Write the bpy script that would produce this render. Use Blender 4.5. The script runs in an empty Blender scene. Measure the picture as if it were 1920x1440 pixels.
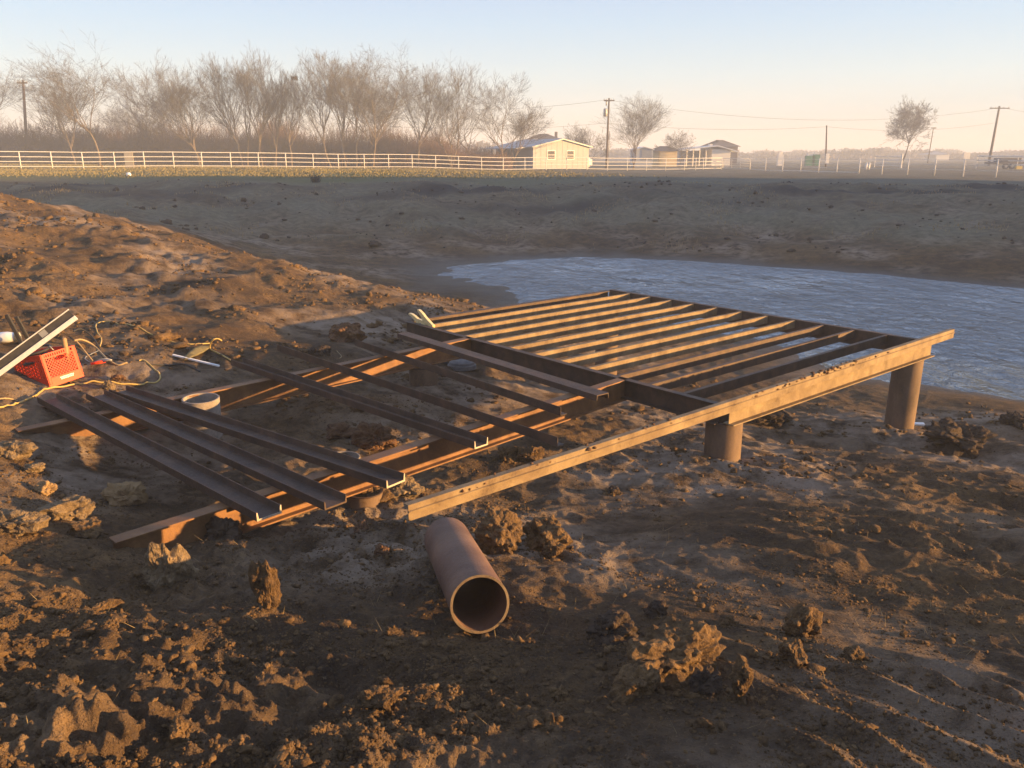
import bpy, bmesh, math, random
import numpy as np
from mathutils import Vector, Matrix, noise as mn

# ------------------------------------------------------------------ camera, sky, sun, exposure
SC = bpy.context.scene
COL = SC.collection
F_PX, PITCH = 1550.0, 0.2706
CP, SP = math.cos(PITCH), math.sin(PITCH)
cam_data = bpy.data.cameras.new('camera')
cam = bpy.data.objects.new('camera', cam_data)
COL.objects.link(cam)
cam_data.sensor_fit = 'HORIZONTAL'; cam_data.sensor_width = 36.0
cam_data.lens = F_PX / 1920 * 36
cam_data.clip_start = 0.05; cam_data.clip_end = 6000
cam.location = (0, 0, 0)
cam.rotation_euler = (math.pi / 2 - PITCH, 0, 0)
SC.camera = cam

SUN_EL, SUN_AZ = math.radians(5.2), math.radians(99.0)      # azimuth from +Y towards +X
world = bpy.data.worlds.new('World'); SC.world = world
world.use_nodes = True
wn = world.node_tree.nodes; wl = world.node_tree.links
for n in list(wn): wn.remove(n)
wo = wn.new('ShaderNodeOutputWorld'); wb = wn.new('ShaderNodeBackground'); ws = wn.new('ShaderNodeTexSky')
ws.sky_type = 'NISHITA'; ws.sun_disc = False
ws.sun_elevation = SUN_EL; ws.sun_rotation = SUN_AZ
ws.altitude = 200; ws.air_density = 1.0; ws.dust_density = 0.3; ws.ozone_density = 2.0
# the clear evening air is paler than the model sky: blend it with a plain elevation gradient
wg = wn.new('ShaderNodeTexCoord'); wx = wn.new('ShaderNodeSeparateXYZ'); wr = wn.new('ShaderNodeValToRGB')
wl.new(wg.outputs['Generated'], wx.inputs[0]); wl.new(wx.outputs['Z'], wr.inputs[0])
_st = [(0.0, (.59, .55, .53)), (.035, (.60, .58, .575)), (.085, (.535, .605, .66)), (.14, (.44, .56, .70)), (.20, (.37, .47, .69)), (.45, (.37, .48, .74)), (1.0, (.31, .41, .64))]
_e = wr.color_ramp.elements
while len(_e) < len(_st): _e.new(.5)
for _k, (_p, _c) in enumerate(_st): _e[_k].position = _p; _e[_k].color = _c + (1,)
wm = wn.new('ShaderNodeVectorMath'); wm.operation = 'SCALE'; wm.inputs['Scale'].default_value = 2.9
wl.new(wr.outputs[0], wm.inputs[0])
wk = wn.new('ShaderNodeMix'); wk.data_type = 'RGBA'; wk.inputs[0].default_value = 0.86
wl.new(ws.outputs[0], wk.inputs[6]); wl.new(wm.outputs[0], wk.inputs[7])
wb.inputs['Strength'].default_value = 0.108
wl.new(wk.outputs[2], wb.inputs[0]); wl.new(wb.outputs[0], wo.inputs[0])

sun_data = bpy.data.lights.new('sun', 'SUN'); sun = bpy.data.objects.new('sun', sun_data)
COL.objects.link(sun)
sun_data.energy = 5.0; sun_data.angle = math.radians(0.6); sun_data.color = (1.0, 0.585, 0.215)
SUNV = Vector((math.sin(SUN_AZ) * math.cos(SUN_EL), math.cos(SUN_AZ) * math.cos(SUN_EL), math.sin(SUN_EL)))
sun.rotation_euler = SUNV.to_track_quat('Z', 'Y').to_euler()

SC.view_settings.view_transform = 'Standard'; SC.view_settings.look = 'None'
SC.view_settings.exposure = 2.1; SC.view_settings.gamma = 1.0
SC.render.engine = 'CYCLES'
SC.cycles.use_denoising = True
SC.cycles.max_bounces = 5; SC.cycles.volume_bounces = 0
SC.cycles.use_adaptive_sampling = True

# ------------------------------------------------------------------ pixel <-> world helpers (camera sits at the origin)
def ray(px, py):
    X = (px - 960) / F_PX; Y = (py - 720) / F_PX
    return Vector((X, CP - Y * SP, -SP - Y * CP))
def at_z(px, py, z):
    d = ray(px, py); return d * (z / d.z)
def at_y(px, py, y):
    d = ray(px, py); return d * (y / d.y)
def pix(P):
    d = P[1] * CP - P[2] * SP; u = P[1] * SP + P[2] * CP
    return 960 + F_PX * P[0] / d, 720 - F_PX * u / d
def mpp(P):                                     # metres per photo pixel at a point
    return (P[1] * CP - P[2] * SP) / F_PX

# ------------------------------------------------------------------ object helpers
def link(o, parent=None):
    COL.objects.link(o)
    if parent is not None: o.parent = parent
    return o
def tag(o, label=None, cat=None, group=None, kind=None):
    if label: o['label'] = label
    if cat: o['category'] = cat
    if group: o['group'] = group
    if kind: o['kind'] = kind
    return o
def thing(name, label, cat, loc=(0, 0, 0), group=None):
    o = bpy.data.objects.new(name, None); o.location = loc; o.empty_display_size = 0.2
    link(o); return tag(o, label, cat, group)
def mesh_obj(name, verts, faces, mat, parent=None, smooth=False, world=True):
    """verts are world coordinates; a parent that sits elsewhere is compensated for"""
    me = bpy.data.meshes.new(name)
    if parent is not None and world:
        off = Vector(parent.location)
        if parent.parent is not None: off = off + Vector(parent.parent.location)
        verts = [(v[0] - off.x, v[1] - off.y, v[2] - off.z) for v in verts]
    me.from_pydata([tuple(v) for v in verts], [], faces)
    me.update()
    if mat is not None: me.materials.append(mat)
    if smooth: me.polygons.foreach_set('use_smooth', [True] * len(me.polygons))
    return link(bpy.data.objects.new(name, me), parent)
def np_obj(name, V, Fq, mat, parent=None, smooth=True):
    """fast path: V (n,3) world coordinates, Fq (m,k) faces of one size"""
    me = bpy.data.meshes.new(name)
    V = np.asarray(V, dtype=np.float32); Fq = np.asarray(Fq, dtype=np.int32)
    if parent is not None: V = V - np.array(parent.location, dtype=np.float32)
    k = Fq.shape[1]
    me.vertices.add(len(V)); me.vertices.foreach_set('co', V.ravel())
    me.loops.add(Fq.size); me.loops.foreach_set('vertex_index', Fq.ravel())
    me.polygons.add(len(Fq)); me.polygons.foreach_set('loop_start', np.arange(0, Fq.size, k, dtype=np.int32))
    me.polygons.foreach_set('loop_total', np.full(len(Fq), k, dtype=np.int32))
    if smooth: me.polygons.foreach_set('use_smooth', np.ones(len(Fq), dtype=bool))
    me.update(calc_edges=True); me.validate()
    if mat is not None: me.materials.append(mat)
    return link(bpy.data.objects.new(name, me), parent)

class MB:
    """collects shapes into one vertex / face list"""
    def __init__(s): s.v = []; s.f = []
    def add(s, v, f):
        k = len(s.v); s.v += [tuple(p) for p in v]; s.f += [tuple(i + k for i in q) for q in f]
    def box(s, c, size, M=None):
        x, y, z = size[0] / 2, size[1] / 2, size[2] / 2
        v = [Vector((i, j, k)) for i in (-x, x) for j in (-y, y) for k in (-z, z)]
        if M is not None: v = [M @ p for p in v]
        s.add([p + Vector(c) for p in v], [(0, 1, 3, 2), (4, 6, 7, 5), (0, 4, 5, 1), (2, 3, 7, 6), (0, 2, 6, 4), (1, 5, 7, 3)])
    def prism(s, prof, P0, P1, up=(0, 0, 1), nseg=1, side=None):
        """closed profile (side, up) swept straight from P0 to P1"""
        P0 = Vector(P0); P1 = Vector(P1); d = (P1 - P0).normalized(); up = Vector(up)
        sd = d.cross(up).normalized() if side is None else Vector(side); u = sd.cross(d).normalized()
        n = len(prof); vs = []
        for k in range(nseg + 1):
            c = P0.lerp(P1, k / nseg)
            vs += [c + sd * a + u * b for a, b in prof]
        fs = []
        for k in range(nseg):
            for i in range(n):
                j = (i + 1) % n
                fs.append((k * n + i, k * n + j, (k + 1) * n + j, (k + 1) * n + i))
        fs.append(tuple(range(n))[::-1]); fs.append(tuple(nseg * n + i for i in range(n)))
        s.add(vs, fs)
    def tube(s, pts, rad, sides=6, caps=True):
        pts = [Vector(p) for p in pts]; n = len(pts)
        if not hasattr(rad, '__len__'): rad = [rad] * n
        ref = Vector((0.31, 0.2, 0.93)); vs = []
        for i, p in enumerate(pts):
            t = (pts[min(i + 1, n - 1)] - pts[max(i - 1, 0)])
            t = t.normalized() if t.length > 1e-9 else Vector((0, 0, 1))
            a = t.cross(ref)
            if a.length < 1e-3: a = t.cross(Vector((1, 0, 0)))
            a.normalize(); b = t.cross(a)
            for k in range(sides):
                w = 2 * math.pi * k / sides
                vs.append(p + (a * math.cos(w) + b * math.sin(w)) * rad[i])
        fs = []
        for i in range(n - 1):
            for k in range(sides):
                j = (k + 1) % sides
                fs.append((i * sides + k, i * sides + j, (i + 1) * sides + j, (i + 1) * sides + k))
        if caps:
            fs.append(tuple(range(sides))[::-1]); fs.append(tuple((n - 1) * sides + k for k in range(sides)))
        s.add(vs, fs)
    def pipe(s, P0, P1, r, wall, sides=48):
        """open hollow pipe with thick rims"""
        P0 = Vector(P0); P1 = Vector(P1); d = (P1 - P0).normalized()
        a = d.cross(Vector((0.3, 0.9, 0.2))).normalized(); b = d.cross(a)
        vs = []
        for c, rr in ((P0, r), (P1, r), (P1, r - wall), (P0, r - wall)):
            for k in range(sides):
                w = 2 * math.pi * k / sides
                vs.append(c + (a * math.cos(w) + b * math.sin(w)) * rr)
        fs = []
        for q in range(4):
            for k in range(sides):
                j = (k + 1) % sides; q2 = (q + 1) % 4
                fs.append((q * sides + k, q * sides + j, q2 * sides + j, q2 * sides + k))
        s.add(vs, fs)
    def build(s, name, mat, parent=None, smooth=False):
        o = mesh_obj(name, s.v, s.f, mat, parent, smooth)
        return o
def recalc(o, bevel=0.0, seg=2, angle=35):
    bm = bmesh.new(); bm.from_mesh(o.data)
    bmesh.ops.recalc_face_normals(bm, faces=bm.faces)
    if bevel > 0:
        es = [e for e in bm.edges if len(e.link_faces) == 2 and e.calc_face_angle(0) > math.radians(angle)]
        bmesh.ops.bevel(bm, geom=es, offset=bevel, segments=seg, affect='EDGES', clamp_overlap=True)
    bm.to_mesh(o.data); bm.free()
    for p in o.data.polygons: p.use_smooth = False
    return o
def shade(o, angle=40):
    """smooth shading with sharp edges above an angle"""
    bm = bmesh.new(); bm.from_mesh(o.data)
    for f in bm.faces: f.smooth = True
    for e in bm.edges:
        e.smooth = not (len(e.link_faces) == 2 and e.calc_face_angle(0) > math.radians(angle))
    bm.to_mesh(o.data); bm.free()
    return o

# ------------------------------------------------------------------ noise (numpy gradient noise)
_rng = np.random.RandomState(7)
_PERM = _rng.permutation(512).astype(np.int64)
_GA = _rng.rand(512) * 2 * np.pi
_GX, _GY = np.cos(_GA), np.sin(_GA)
def gnoise(x, y, seed=0):
    x = np.asarray(x, float) + seed * 17.31; y = np.asarray(y, float) - seed * 9.77
    xi = np.floor(x).astype(np.int64); yi = np.floor(y).astype(np.int64)
    xf = x - xi; yf = y - yi
    def g(a, b, dx, dy):
        h = _PERM[(_PERM[(xi + a) & 511] + yi + b + seed * 31) & 511]
        return _GX[h] * dx + _GY[h] * dy
    u = xf * xf * xf * (xf * (xf * 6 - 15) + 10); v = yf * yf * yf * (yf * (yf * 6 - 15) + 10)
    a = g(0, 0, xf, yf); b = g(1, 0, xf - 1, yf); c = g(0, 1, xf, yf - 1); d = g(1, 1, xf - 1, yf - 1)
    return (a + u * (b - a) + v * ((c + u * (d - c)) - (a + u * (b - a)))) * 1.5
def cells(x, y, seed=0):
    """2-D worley: distance to nearest and second nearest feature point"""
    x = np.asarray(x, float) + seed * 3.7; y = np.asarray(y, float) + seed * 5.1
    xi = np.floor(x).astype(np.int64); yi = np.floor(y).astype(np.int64)
    d1 = np.full(x.shape, 9.0); d2 = np.full(x.shape, 9.0)
    for a in (-1, 0, 1):
        for b in (-1, 0, 1):
            h = _PERM[(_PERM[(xi + a) & 511] + yi + b) & 511]
            px = xi + a + 0.5 + 0.45 * _GX[h]; py = yi + b + 0.5 + 0.45 * _GY[(h * 7 + 3) & 511]
            d = np.hypot(px - x, py - y)
            m = d < d1
            d2 = np.where(m, d1, np.minimum(d2, d)); d1 = np.where(m, d, d1)
    return d1, d2
def sstep(a, b, x):
    t = np.clip((np.asarray(x, float) - a) / (b - a), 0, 1); return t * t * (3 - 2 * t)

# ------------------------------------------------------------------ terrain: control heights, then mud relief
WATER_Z = -3.5
CTRL = [
 # behind, beside and under the camera
 (0, 0, -1.42), (0, -6, -1.3), (-6, -3, -0.9), (8, -5, -2.2), (-14, 0, -0.7), (-3, 1.5, -1.28), (3, 1, -1.80), (-1.5, 2, -1.60), (1.5, 2, -1.74),
 (0, 2, -1.72), (0.0, 3.05, -1.93), (-0.35, 4.07, -2.13), (1.5, 3.2, -2.0), (2.6, 3.75, -2.18), (-2.3, 3.2, -1.80), (-2.24, 4.2, -2.14),
 (-3.6, 4.6, -1.86), (-4.6, 5.3, -1.75), (-6, 4, -1.15), (-8, 7, -1.15), (-1.35, 5.16, -2.42), (-0.5, 4.9, -2.34), (0.4, 5.5, -2.50),
 (1.75, 4.8, -2.28), (4.25, 6.4, -2.70), (1.95, 7.1, -2.72), (4.55, 9.4, -3.2), (-3.0, 6.9, -2.36), (-4.2, 7.3, -2.03), (-3.4, 8.4, -2.12), (-2, 7, -2.42), (0, 7.3, -2.58),
 (-1.0, 8.9, -2.52), (1.3, 9.5, -2.9), (1.34, 11.7, -3.15), (3, 11.6, -3.3), (-1.5, 11.0, -2.5), (-2.3, 10.3, -2.3), (-4.5, 10.7, -2.08), (-6.8, 11.5, -1.8), (-4.0, 12.7, -2.15),
 (-9, 14.7, -1.45), (-12.1, 20, -1.03), (-7.0, 17, -1.72), (-3.4, 15, -2.14), (-0.55, 14.6, -2.66), (-18, 22, -0.85), (-14, 12, -0.9), (-26, 26, -0.8),
 (-11, 24.5, -1.9), (-5.5, 21, -2.9), (-2, 19.5, -3.3), (1, 17, -3.42), (-19, 30, -1.9), (-9, 30, -2.9), (-3, 28.0, -3.42),
 # shoreline and bed of the pond
 (0, 22.3, -3.5), (3, 18.0, -3.5), (5, 15.4, -3.5), (7.2, 12.0, -3.5), (9.5, 10, -3.5), (14, 7.5, -3.5), (22, 7, -3.5), (7, 10.0, -3.25), (6, 6.5, -2.95), (10, 5, -2.85), (13, 3, -2.6),
 (-2.2, 26, -3.5), (-1, 27.8, -3.5), (0.8, 28.9, -3.5), (4.5, 28.8, -3.5), (9.2, 26.2, -3.5), (13.7, 22.4, -3.5), (19, 19.3, -3.5), (28, 17.5, -3.5),
 (8, 21, -4.1), (12, 15, -4.2), (18, 13.5, -4.1), (3, 25.5, -4.0), (9, 23.5, -3.9), (27, 12.5, -4.0),
 # far bank
 (-24, 35, -1.7), (-12, 36, -2.2), (0, 35, -2.75), (8, 33.5, -2.8), (15, 29, -2.65), (22, 25, -2.6),
 (-30, 41, -1.25), (-16, 42, -1.45), (-4, 41, -1.65), (6, 41, -1.72), (15, 39, -1.7), (24, 36, -1.65),
 (-31, 50, -1.28), (-12, 50, -1.32), (2, 47, -1.45), (14, 46, -1.5), (26, 43, -1.55), (36, 38, -1.6),
 (-45, 70, -1.2), (-46, 78, -1.15), (-26, 86, -1.3), (0, 80, -1.6), (20, 107, -1.9), (30, 98, -1.9), (43, 72, -1.84), (45, 52, -1.7), (-60, 55, -1.0),
 (-60, 100, -1.05), (0, 115, -1.8), (60, 115, -1.9), (-50, 130, -1.3), (20, 150, -1.9), (80, 60, -1.7), (-80, 60, -0.9),
 # unseen ridge added on the right to keep the sun off the far bank
 (52, 4, -1.6), (56, 8, 0.8), (58, 14, 5.0), (58, 22, 6.6), (57, 30, 6.8), (56, 37, 6.2), (55, 42, 4.2), (54, 49, -1.0), (46, 16, -0.8), (46, 28, -0.8), (70, 14, -0.8), (70, 30, -0.8), (36, 12, -2.6), (36, 22, -2.9),
 (30, 2, -2.0), (20, 2, -2.3), (45, -4, -1.5), (-40, 10, -0.8), (-30, -20, -1.0), (10, -30, -1.6), (50, -40, -1.6), (-60, -50, -1.2),
]
for k in range(16):
    w = 2 * math.pi * k / 16
    CTRL.append((220 * math.sin(w), 220 * math.cos(w), -1.8)); CTRL.append((700 * math.sin(w), 700 * math.cos(w), -2.2)); CTRL.append((2500 * math.sin(w), 2500 * math.cos(w), -3))
_C = np.array(CTRL, float)
def _warp(x, y):                                  # compress distance so that near points weigh more finely than far ones
    r = np.hypot(x, y) + 1e-9; q = np.arcsinh(r / 14.0) * 14.0 / r
    return x * q, y * q
_cx, _cy = _warp(_C[:, 0], _C[:, 1])
_MQ = 0.9
_A = np.sqrt((_cx[:, None] - _cx) ** 2 + (_cy[:, None] - _cy) ** 2 + _MQ ** 2)
_n = len(_C); _S = np.zeros((_n + 1, _n + 1)); _S[:_n, :_n] = -_A + 0.06 * np.eye(_n); _S[:_n, _n] = 1; _S[_n, :_n] = 1
_W = np.linalg.solve(_S, np.append(_C[:, 2], 0))
def H0(x, y):
    x = np.asarray(x, float); y = np.asarray(y, float)
    wx, wy = _warp(x, y); out = np.full(x.shape, _W[_n])
    for i in range(_n):
        out -= _W[i] * np.sqrt((wx - _cx[i]) ** 2 + (wy - _cy[i]) ** 2 + _MQ ** 2)
    return out
# named relief: (x, y, radius, height) heaps and hollows of the dug mud
HEAPS = [(-1.05, 5.40, .30, .10), (-.62, 4.60, .28, .12), (1.86, 6.98, .42, .04), (4.60, 9.30, .45, .04), (4.2, 9.5, .6, .06), (-.95, 8.85, .4, .07), (-3.1, 6.75, .4, .05), (1.4, 6.7, .5, .07)]
def relief(x, y, r):
    """mud relief on top of the control heights"""
    def fade(L): return np.clip(L / (0.0085 * r + 0.003) - 1.0, 0, 1)
    out = 0
    rough = sstep(46, 30, r)                                           # dug ground is rough, the pasture is not
    mound = sstep(-1.0, -5.0, x) * sstep(8.0, 10.5, y) * sstep(30, 20, y)
    left = sstep(0.9, -1.2, x) * sstep(5.2, 3.2, y)                     # churned mud at lower left
    bench = np.exp(-(((x + 0.75) / 1.0) ** 2 + ((y - 3.35) / 0.75) ** 2))   # trodden shadowed hollow left of the pipe
    lump = np.clip(0.75 + 0.9 * gnoise(x / 2.3, y / 2.3, 3), 0.25, 1.5) * (1 - 0.65 * bench) * (1 + 0.5 * left)
    out = out + rough * 0.075 * gnoise(x / 1.6, y / 1.6, 1) + (1 - rough) * 0.10 * gnoise(x / 9, y / 9, 2)
    out = out + rough * fade(.7) * 0.050 * lump * gnoise(x / .62, y / .62, 5)
    b = np.abs(gnoise(x / .31, y / .31, 6)); out = out + rough * fade(.3) * lump * 0.055 * (0.30 - b)
    b = np.abs(gnoise(x / .145, y / .145, 8)); out = out + rough * fade(.14) * lump * 0.030 * (0.3 - b)
    d1, d2 = cells(x / .075, y / .075, 2); out = out + rough * fade(.075) * lump * (0.020 + .012 * left) * (0.5 - d1)
    d1, d2 = cells(x / .19 + .3 * gnoise(x / .1, y / .1, 71), y / .19, 5); out = out + rough * fade(.19) * np.clip(lump - .35, 0, 1.2) * .030 * np.clip(.62 - d1, 0, .5)
    out = out + rough * fade(.035) * lump * (0.011 + .006 * left) * gnoise(x / .034, y / .034, 9)
    out = out + mound * fade(.9) * 0.17 * np.clip(gnoise(x / 1.1, y / 1.1, 12) + .1, 0, 1) + mound * fade(.4) * 0.10 * np.clip(gnoise(x / .42, y / .42, 13), 0, 1)
    d1, d2 = cells(x / .036, y / .036, 9); out = out + rough * fade(.04) * (.35 + lump) * .011 * (.5 - d1)
    # raked bank right of the frame: streaks that run down towards the right
    rake = sstep(0.8, 2.0, x) * sstep(3.0, 4.2, y) * sstep(12, 9.5, y)
    s_ = (x * 0.80 - y * 0.60); t_ = (x * 0.60 + y * 0.80)
    out = out + rake * fade(.2) * 0.035 * gnoise(s_ / 1.1, t_ / .17, 14) + rake * 0.03 * gnoise(s_ / 2.2, t_ / .5, 15)
    # tractor lug ridges pressed into the near right corner
    trk = sstep(0.45, 0.8, x) * sstep(3.3, 2.9, y + 0.25 * (x - 1)) * sstep(3.4, 2.6, x)
    q = (x * 0.86 + y * 0.50) / 0.215 + 0.5 * gnoise(x / .8, y / .8, 16)
    saw = q - np.floor(q); rid = np.where(saw < .3, saw / .3, np.clip(1 - (saw - .3) / .45, 0, 1))
    out = out + trk * 0.048 * rid * np.clip(0.8 + 1.1 * gnoise(x / .5, y / .5, 17), 0.1, 1.3)
    # cracked clay gullies of the far bank
    bank = sstep(27, 33, y) * sstep(48, 42, y)
    out = out + bank * fade(1.2) * (0.26 * gnoise(x / 2.6 + 0.4 * y / 2.6, y / 5.0, 18) + 0.15 * gnoise(x / .9, y / 1.8, 19) - .22 * np.clip(.25 - np.abs(gnoise(x / 2.1 + .25 * gnoise(x, y / 2, 61), y / 9, 62)), 0, 1))
    for hx, hy, hr, hh in HEAPS:
        out = out + hh * np.exp(-((x - hx) ** 2 + (y - hy) ** 2) / (hr * hr))
    return out
def H(x, y):
    x = np.asarray(x, float); y = np.asarray(y, float); r = np.hypot(x, y)
    calm = 1 - 0.6 * np.exp(-((np.minimum(H0c(x, y) - WATER_Z, 2)) / 0.18) ** 2) * sstep(8, 11, y)
    return H0c(x, y) + relief(x, y, r) * calm
def H0c(x, y): return H0(x, y)
def h(x, y): return float(H(np.array([x]), np.array([y]))[0])
def ground_at(px, py, y0=1.5, y1=140):
    """where the sight line through a photo pixel meets the terrain"""
    d = ray(px, py); t = np.geomspace(y0, y1, 700)
    x = d.x / d.y * t; z = d.z / d.y * t
    g = H0(x, t); k = np.nonzero(z < g)[0]
    if len(k) == 0: return Vector(d * (y1 / d.y))
    k = max(k[0], 1); a = z[k - 1] - g[k - 1]; b = z[k] - g[k]
    tt = t[k - 1] + (t[k] - t[k - 1]) * a / (a - b + 1e-12)
    return Vector((d.x / d.y * tt, tt, h(d.x / d.y * tt, tt)))

# ------------------------------------------------------------------ materials
class NT:
    def __init__(s, name, rough=0.8, metal=0.0, spec=0.3):
        s.m = bpy.data.materials.new(name); s.m.use_nodes = True
        s.n = s.m.node_tree.nodes; s.l = s.m.node_tree.links
        s.b = s.n['Principled BSDF']
        s.b.inputs['Roughness'].default_value = rough; s.b.inputs['Metallic'].default_value = metal
        s.b.inputs['Specular IOR Level'].default_value = spec
    def link(s, a, b): s.l.new(a, b)
    def val(s, x, sock):
        if isinstance(x, (int, float)): sock.default_value = (x, x, x, 1) if hasattr(sock.default_value, '__len__') else x
        elif isinstance(x, (tuple, list)): sock.default_value = tuple(x) + ((1,) if len(x) == 3 and len(sock.default_value) == 4 else ())
        else: s.l.new(x, sock)
    def coord(s, kind='Object', scale=(1, 1, 1), rot=(0, 0, 0), loc=None):
        if kind == 'World': o = s.n.new('ShaderNodeNewGeometry').outputs['Position']
        else: o = s.n.new('ShaderNodeTexCoord').outputs[kind]
        mp = s.n.new('ShaderNodeMapping'); mp.inputs['Scale'].default_value = scale; mp.inputs['Rotation'].default_value = rot
        s.l.new(o, mp.inputs[0]); return mp.outputs[0]
    def noise(s, vec, scale, detail=5, rough=.6, dist=0.0):
        t = s.n.new('ShaderNodeTexNoise'); t.inputs['Scale'].default_value = scale; t.inputs['Detail'].default_value = detail
        t.inputs['Roughness'].default_value = rough; t.inputs['Distortion'].default_value = dist
        s.l.new(vec, t.inputs['Vector']); return t.outputs[0]
    def vor(s, vec, scale, feat='F1', out=0):
        t = s.n.new('ShaderNodeTexVoronoi'); t.feature = feat; t.inputs['Scale'].default_value = scale
        s.l.new(vec, t.inputs['Vector']); return t.outputs[out]
    def ramp(s, x, stops):
        r = s.n.new('ShaderNodeValToRGB'); e = r.color_ramp.elements
        while len(e) < len(stops): e.new(0.5)
        for k, (p, c) in enumerate(stops):
            e[k].position = p; e[k].color = (c, c, c, 1) if isinstance(c, (int, float)) else tuple(c) + (1,)
        s.l.new(x, r.inputs[0]); return r.outputs[0]
    def mix(s, f, a, b, mode='MIX'):
        m = s.n.new('ShaderNodeMix'); m.data_type = 'RGBA'; m.blend_type = mode
        s.val(f, m.inputs[0]); s.val(a, m.inputs[6]); s.val(b, m.inputs[7]); return m.outputs[2]
    def math(s, op, a, b=0.0):
        m = s.n.new('ShaderNodeMath'); m.operation = op; s.val(a, m.inputs[0]); s.val(b, m.inputs[1]); return m.outputs[0]
    def attr(s, name):
        a = s.n.new('ShaderNodeAttribute'); a.attribute_name = name; return a.outputs['Fac']
    def bump(s, hgt, dist, strength=1.0, prev=None):
        b = s.n.new('ShaderNodeBump'); b.inputs['Distance'].default_value = dist; b.inputs['Strength'].default_value = strength
        s.l.new(hgt, b.inputs['Height'])
        if prev is not None: s.l.new(prev, b.inputs['Normal'])
        return b.outputs[0]
    def color(s, c): s.val(c, s.b.inputs['Base Color'])
    def normal(s, n): s.l.new(n, s.b.inputs['Normal'])
    def rough(s, r): s.val(r, s.b.inputs['Roughness'])

def m_ground():
    t = NT('clay_ground', .95, 0, .12); P = t.coord('World')
    n1 = t.noise(P, .45, 6, .6); n2 = t.noise(P, 3.2, 7, .65); n3 = t.noise(P, 21, 6, .7); n4 = t.noise(P, 95, 3, .6)
    c = t.ramp(t.mix(.55, n1, n2), [(.33, (.034, .023, .016)), (.46, (.088, .054, .028)), (.58, (.175, .106, .048)), (.72, (.25, .160, .078))])
    c = t.mix(t.ramp(n3, [(.36, .75), (.62, 0)]), c, (.045, .030, .021))
    c = t.mix(t.ramp(n4, [(.60, 0), (.72, .5)]), c, (.26, .18, .10))
    pale = t.math('MULTIPLY', t.attr('pale'), t.ramp(n2, [(.38, 0), (.6, 1)]))
    c = t.mix(pale, c, (.25, .19, .14))
    # dried grass and weeds over the bank and the pasture
    gn = t.ramp(t.mix(.5, n2, n3), [(.34, (.070, .065, .044)), (.5, (.135, .122, .082)), (.66, (.215, .190, .130))])
    gm = t.math('MULTIPLY', t.attr('grass'), t.ramp(n1, [(.30, .35), (.52, 1)]))
    c = t.mix(gm, c, gn)
    green = t.mix(n3, (.060, .075, .022), (.150, .140, .050))
    c = t.mix(t.attr('green'), c, green)
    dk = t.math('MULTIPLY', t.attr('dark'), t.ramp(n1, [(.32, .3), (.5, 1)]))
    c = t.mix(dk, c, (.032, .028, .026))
    c = t.mix(t.attr('wet'), c, (.055, .042, .030))
    t.color(c)
    cr = t.vor(P, 26, 'DISTANCE_TO_EDGE')
    nn = t.bump(n2, .05, .6)
    nn = t.bump(n3, .030, .9, nn)
    nn = t.bump(t.ramp(cr, [(0, 0), (.12, 1)]), .006, .35, nn)
    nn = t.bump(n4, .009, 1, nn)
    t.normal(nn); t.rough(t.mix(t.attr('wet'), .96, .45)); return t.m
M_GROUND = m_ground()

def m_clod(name, c0, c1, c2, crack=False):
    t = NT(name, .95, 0, .12); P = t.coord('World')
    n1 = t.noise(P, 9, 6, .65); n2 = t.noise(P, 48, 5, .7); n3 = t.noise(P, 150, 3, .6)
    c = t.ramp(t.mix(.5, n1, n2), [(.34, c0), (.5, c1), (.66, c2)])
    nn = t.bump(n1, .03, .6); nn = t.bump(n2, .012, .8, nn)
    if crack:
        Pd = t.n.new('ShaderNodeVectorMath'); Pd.operation = 'ADD'; nz = t.n.new('ShaderNodeTexNoise'); nz.inputs['Scale'].default_value = 14; t.l.new(P, nz.inputs['Vector'])
        sc_ = t.n.new('ShaderNodeVectorMath'); sc_.operation = 'SCALE'; sc_.inputs['Scale'].default_value = .07; t.l.new(nz.outputs['Color'], sc_.inputs[0]); t.l.new(P, Pd.inputs[0]); t.l.new(sc_.outputs[0], Pd.inputs[1])
        e = t.ramp(t.vor(Pd.outputs[0], 11, 'DISTANCE_TO_EDGE'), [(0, 0), (.022, 1)])
        e = t.mix(t.ramp(t.noise(P, 6, 3), [(.42, 1), (.56, 0)]), e, (1, 1, 1))
        c = t.mix(e, (.06, .043, .03), c); nn = t.bump(e, .008, .6, nn)
    t.color(c); t.normal(t.bump(n3, .004, .8, nn)); return t.m
M_CLOD = m_clod('clod_earth', (.036, .023, .014), (.105, .064, .032), (.20, .125, .060))
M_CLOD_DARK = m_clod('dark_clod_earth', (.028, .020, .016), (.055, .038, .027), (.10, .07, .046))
M_CLOD_PALE = m_clod('pale_clod_earth', (.085, .060, .036), (.17, .12, .070), (.26, .19, .115), True)
M_CLOD_RED = m_clod('reddish_clod_earth', (.05, .028, .018), (.12, .065, .036), (.19, .11, .06))

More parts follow.
